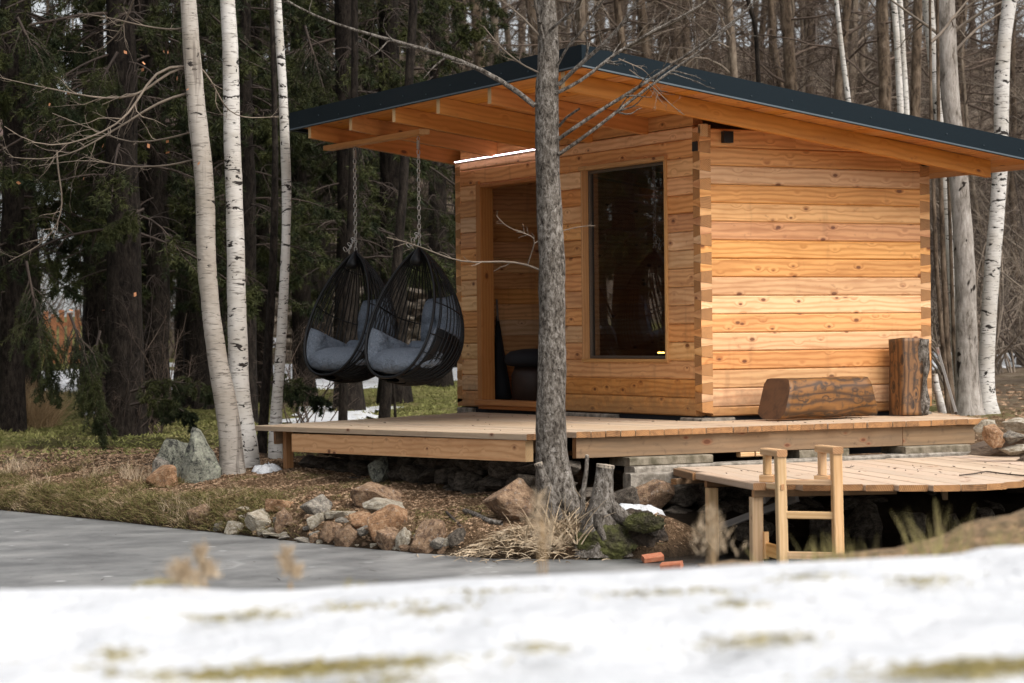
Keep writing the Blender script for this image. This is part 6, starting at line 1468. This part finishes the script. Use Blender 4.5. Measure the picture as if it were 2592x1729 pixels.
for k, (x, h, lb) in enumerate(((2030, 30, 'thin pale blades in front of the ladder foot'), (2150, 45, 'thin green blades right of the ladder foot'), (2370, 60, 'green sprig on the brown earth mound'), (2540, 40, 'dry stalks on the brown earth mound at the right edge'), (2080, 50, 'dry blades between the ladder rails'))):
    c = at_depth(x, 1410 if x < 2300 else 1360, 5.4); n = 46; P = np.column_stack([c[0] + R2_[0] * g.normal(size=n) * .05, c[1] + R2_[1] * g.normal(size=n) * .05, np.full(n, c[2] - .04)]); blades('grass_tuft', P, .002 * h * .9, .003, g, M_tuft, lb, 'grass tuft', .25, .2)
n = 2600; la = g.uniform(.75, 2.2, n); de7 = np.clip(g.normal(size=n) * .3, -.6, .6); P = np.stack([cp(a, 7 + b) for a, b in zip(la, de7)]); 
tg = np.interp(1296 + la / 7. * FOC, [2050, 2250, 2450, 2592, 2900], [1425, 1402, 1350, 1306, 1260]); P[:, 2] = cam_loc[2] + (((864.5 - 12.7) - .0109 * (la / 7. * FOC)) - tg) / FOC * 7. - .05 - .22 * np.abs(de7) ** 1.3
blades('mound_grass', P, .05, .004, g, G_dry, 'dry grass covering the brown mound at the right', 'grass', 1.2, .8)
# twig on the jetty, sticks on the shore
def stick(lst, zfn, r, label, mat=M_twigd):
    pts = []
    for (x, y) in lst: q = zfn(x, y); pts.append([q[0], q[1], q[2] + r, r])
    root = empty('fallen_twig', pts[0][:3], label, 'twig'); trunk_mesh('stick', [p[:3] + [p[3]] for p in pts], mat, root, 6, 24, .2, origin=pts[0][:3])
    Pm = spline(pts, 14)[:, :3]; P2, R2 = spawn(Pm[None], np.full((1, 14), r), 5, np.random.default_rng(int(lst[0][0])), .1, .25, .6, 5, 0, .2, rmin=.0015); V, F = tubes(P2, R2, 3); link_mesh('side_twigs', arr_mesh('side_twigs', V - np.array(pts[0][:3]), F), mat, root)
jz = lambda x, y: on_z(x, y, JZ + .004)
stick([(2429, 1205), (2460, 1202), (2497, 1195), (2540, 1201), (2592, 1206), (2630, 1207)], jz, .005, 'dark forked twig lying on the jetty boards')
stick([(2140, 1183), (2150, 1184), (2162, 1180)], jz, .002, 'small bent twig on the jetty near the ladder')
hz_ = lambda x, y: hit(x, y)
for l_, r, lb in (([(1176, 1300), (1200, 1308), (1235, 1325), (1270, 1332)], .018, 'thick short branch lying left of the big boulder'), ([(1130, 1300), (1150, 1320), (1175, 1345)], .010, 'curved dark stick above the straw heap'), ([(1395, 1362), (1430, 1375), (1470, 1385)], .006, 'thin dark stick under the dead reeds'),
                 ([(360, 1178), (400, 1176), (430, 1180)], .007, 'pale stick lying left of the orange stone'), ([(1000, 1320), (1080, 1318), (1150, 1312)], .004, 'long thin twig across the shore stones')):
    stick(l_, hz_, r, lb, B_main if r > .015 else M_twigd)
# small dark specks and twigs frozen on the ice
mb = MB()
for i in range(70):
    x = g.uniform(20, 1500); y = g.uniform(1330 + x * .03, 1470); p = on_z(x, y, ICE + .003)
    if shore_dist(np.array([p[0]]), np.array([p[1]]))[0] > -.15: continue
    a = g.uniform(0, PI); L = abs(g.normal()) * .03 + .01; q = np.array([math.cos(a), math.sin(a), 0]) * L; s = np.array([-math.sin(a), math.cos(a), 0]) * .003; mb.poly([p - q - s, p + q - s * .5, p + q + s * .5, p - q + s])
tag(mb.build('ice_debris', M_twigd), 'tiny twigs and leaf bits frozen into the pond ice', 'debris', kind='stuff')
mb = MB()
for i in range(100):
    if i % 2: x = g.uniform(-2.2, 1.6); y = g.uniform(-1.0, 3.0) if x < -.1 else g.uniform(-1.1, -.05); z = zd(x, y) + .004
    else: q = JN * g.uniform(-.6, 2.2) + JD * g.uniform(-3.3, -1.9); x, y = q; z = JZ + .005
    a = g.uniform(0, PI); L = g.uniform(.004, .018); u_ = np.array([math.cos(a) * L, math.sin(a) * L, g.uniform(0, .004)]); v_ = np.array([-math.sin(a) * L * .45, math.cos(a) * L * .45, .003]); c_ = np.array([x, y, z]); mb.poly([c_ - u_, c_ - v_, c_ + u_, c_ + v_])
tag(mb.build('deck_debris', M_twigd), 'small dry leaf bits and needles scattered on the deck and jetty boards', 'debris', kind='stuff')
# spruce bough hanging low at the left and low boughs by the rocks
def bough(px0, py0, px1, py1, d, label, seed, k=60, droop=.05, wide=.22):
    g2 = np.random.default_rng(seed); a = at_depth(px0, py0, d); b = at_depth(px1, py1, d - .3); N = 12; t = np.linspace(0, 1, N)[:, None]; P = a + (b - a) * t + np.array([0, 0, 1.]) * (np.sin(t * PI) * droop); root = empty('spruce_bough', a, label, 'bough'); P1 = P[None]; R1 = np.linspace(.016, .004, N)[None]
    P2, R2 = spawn(P1, R1, k, g2, wide, wide * 2, .9, 7, .25, .1, .1, 1., rmin=.002); P3, R3 = spawn(P2, R2, 4, g2, .3, .6, .7, 5, .2, .1, rmin=.0015); V, F = join([tubes(P1, R1, 6), tubes(P2, R2, 3), tubes(P3, R3, 3)]); link_mesh('shoots', arr_mesh('shoots', V - a, F), M_twigd, root)
    tr = []
    for PP, n_ in ((P2, 22), (P3, 12)):
        Mn, nn, _ = PP.shape; t = np.clip(np.linspace(.1, .999, n_)[None] + g2.uniform(-.02, .02, (Mn, n_)), 0, .999) * (nn - 1); i0 = t.astype(int); fr = (t - i0)[..., None]; ar = np.arange(Mn)[:, None]; p = (PP[ar, i0] * (1 - fr) + PP[ar, i0 + 1] * fr).reshape(-1, 3); tan = norm(PP[ar, i0 + 1] - PP[ar, i0]).reshape(-1, 3)
        for rep in range(4):
            rn = g2.normal(size=p.shape); per = norm(rn - tan * np.sum(rn * tan, -1, keepdims=True)); dr = norm(tan * .9 + per); s = norm(np.cross(dr, g2.normal(size=p.shape))); tr.append(np.stack([p - s * .003, p + s * .003, p + dr * .035 * g2.uniform(.7, 1.4, (len(p), 1))], 1))
    T = np.concatenate(tr).reshape(-1, 3) - a; link_mesh('needles', arr_mesh('needles', T, np.arange(len(T)).reshape(-1, 3)), M_need, root)
bough(D(160), D(720), D(245), D(985), 24.5, 'long drooping spruce bough over the lawn at the left', 1, 60, .05, .25)
bough(D(60), D(600), D(120), D(900), 24.8, 'second drooping spruce bough nearer the left edge', 2, 60, .0, .25)
bough(D(230), D(760), D(190), D(930), 25.2, 'short hanging spruce bough beside the thick trunk', 3, 40, .0, .2)
bough(D(300), D(930), D(440), D(955), 24.6, 'low horizontal spruce bough left of the pointed rock', 4, 46, .08, .22)
bough(D(300), D(900), D(500), D(900), 25.2, 'upper low bough behind the pointed rock', 5, 46, .1, .2)
bough(D(590), D(880), D(740), D(925), 24.5, 'low spruce bough over the far deck corner', 6, 50, .08, .22)
bough(D(40), D(40), D(150), D(260), 24.9, 'spruce bough hanging in the upper left corner', 11, 60, .0, .28)
bough(D(270), D(120), D(180), D(300), 25.3, 'upper spruce bough crossing the thickest trunk', 12, 60, .05, .28)
bough(D(330), D(480), D(230), D(560), 25.2, 'middle spruce bough in front of the thickest trunk', 13, 60, .05, .25)
bough(D(700), D(60), D(760), D(260), 27.0, 'hanging bough right of the slim white birch', 14, 60, .0, .28)
bough(D(1000), D(170), D(1105), D(60), 27., 'spruce bough tip rising behind the left roof slope', 7, 40, .1, .2)
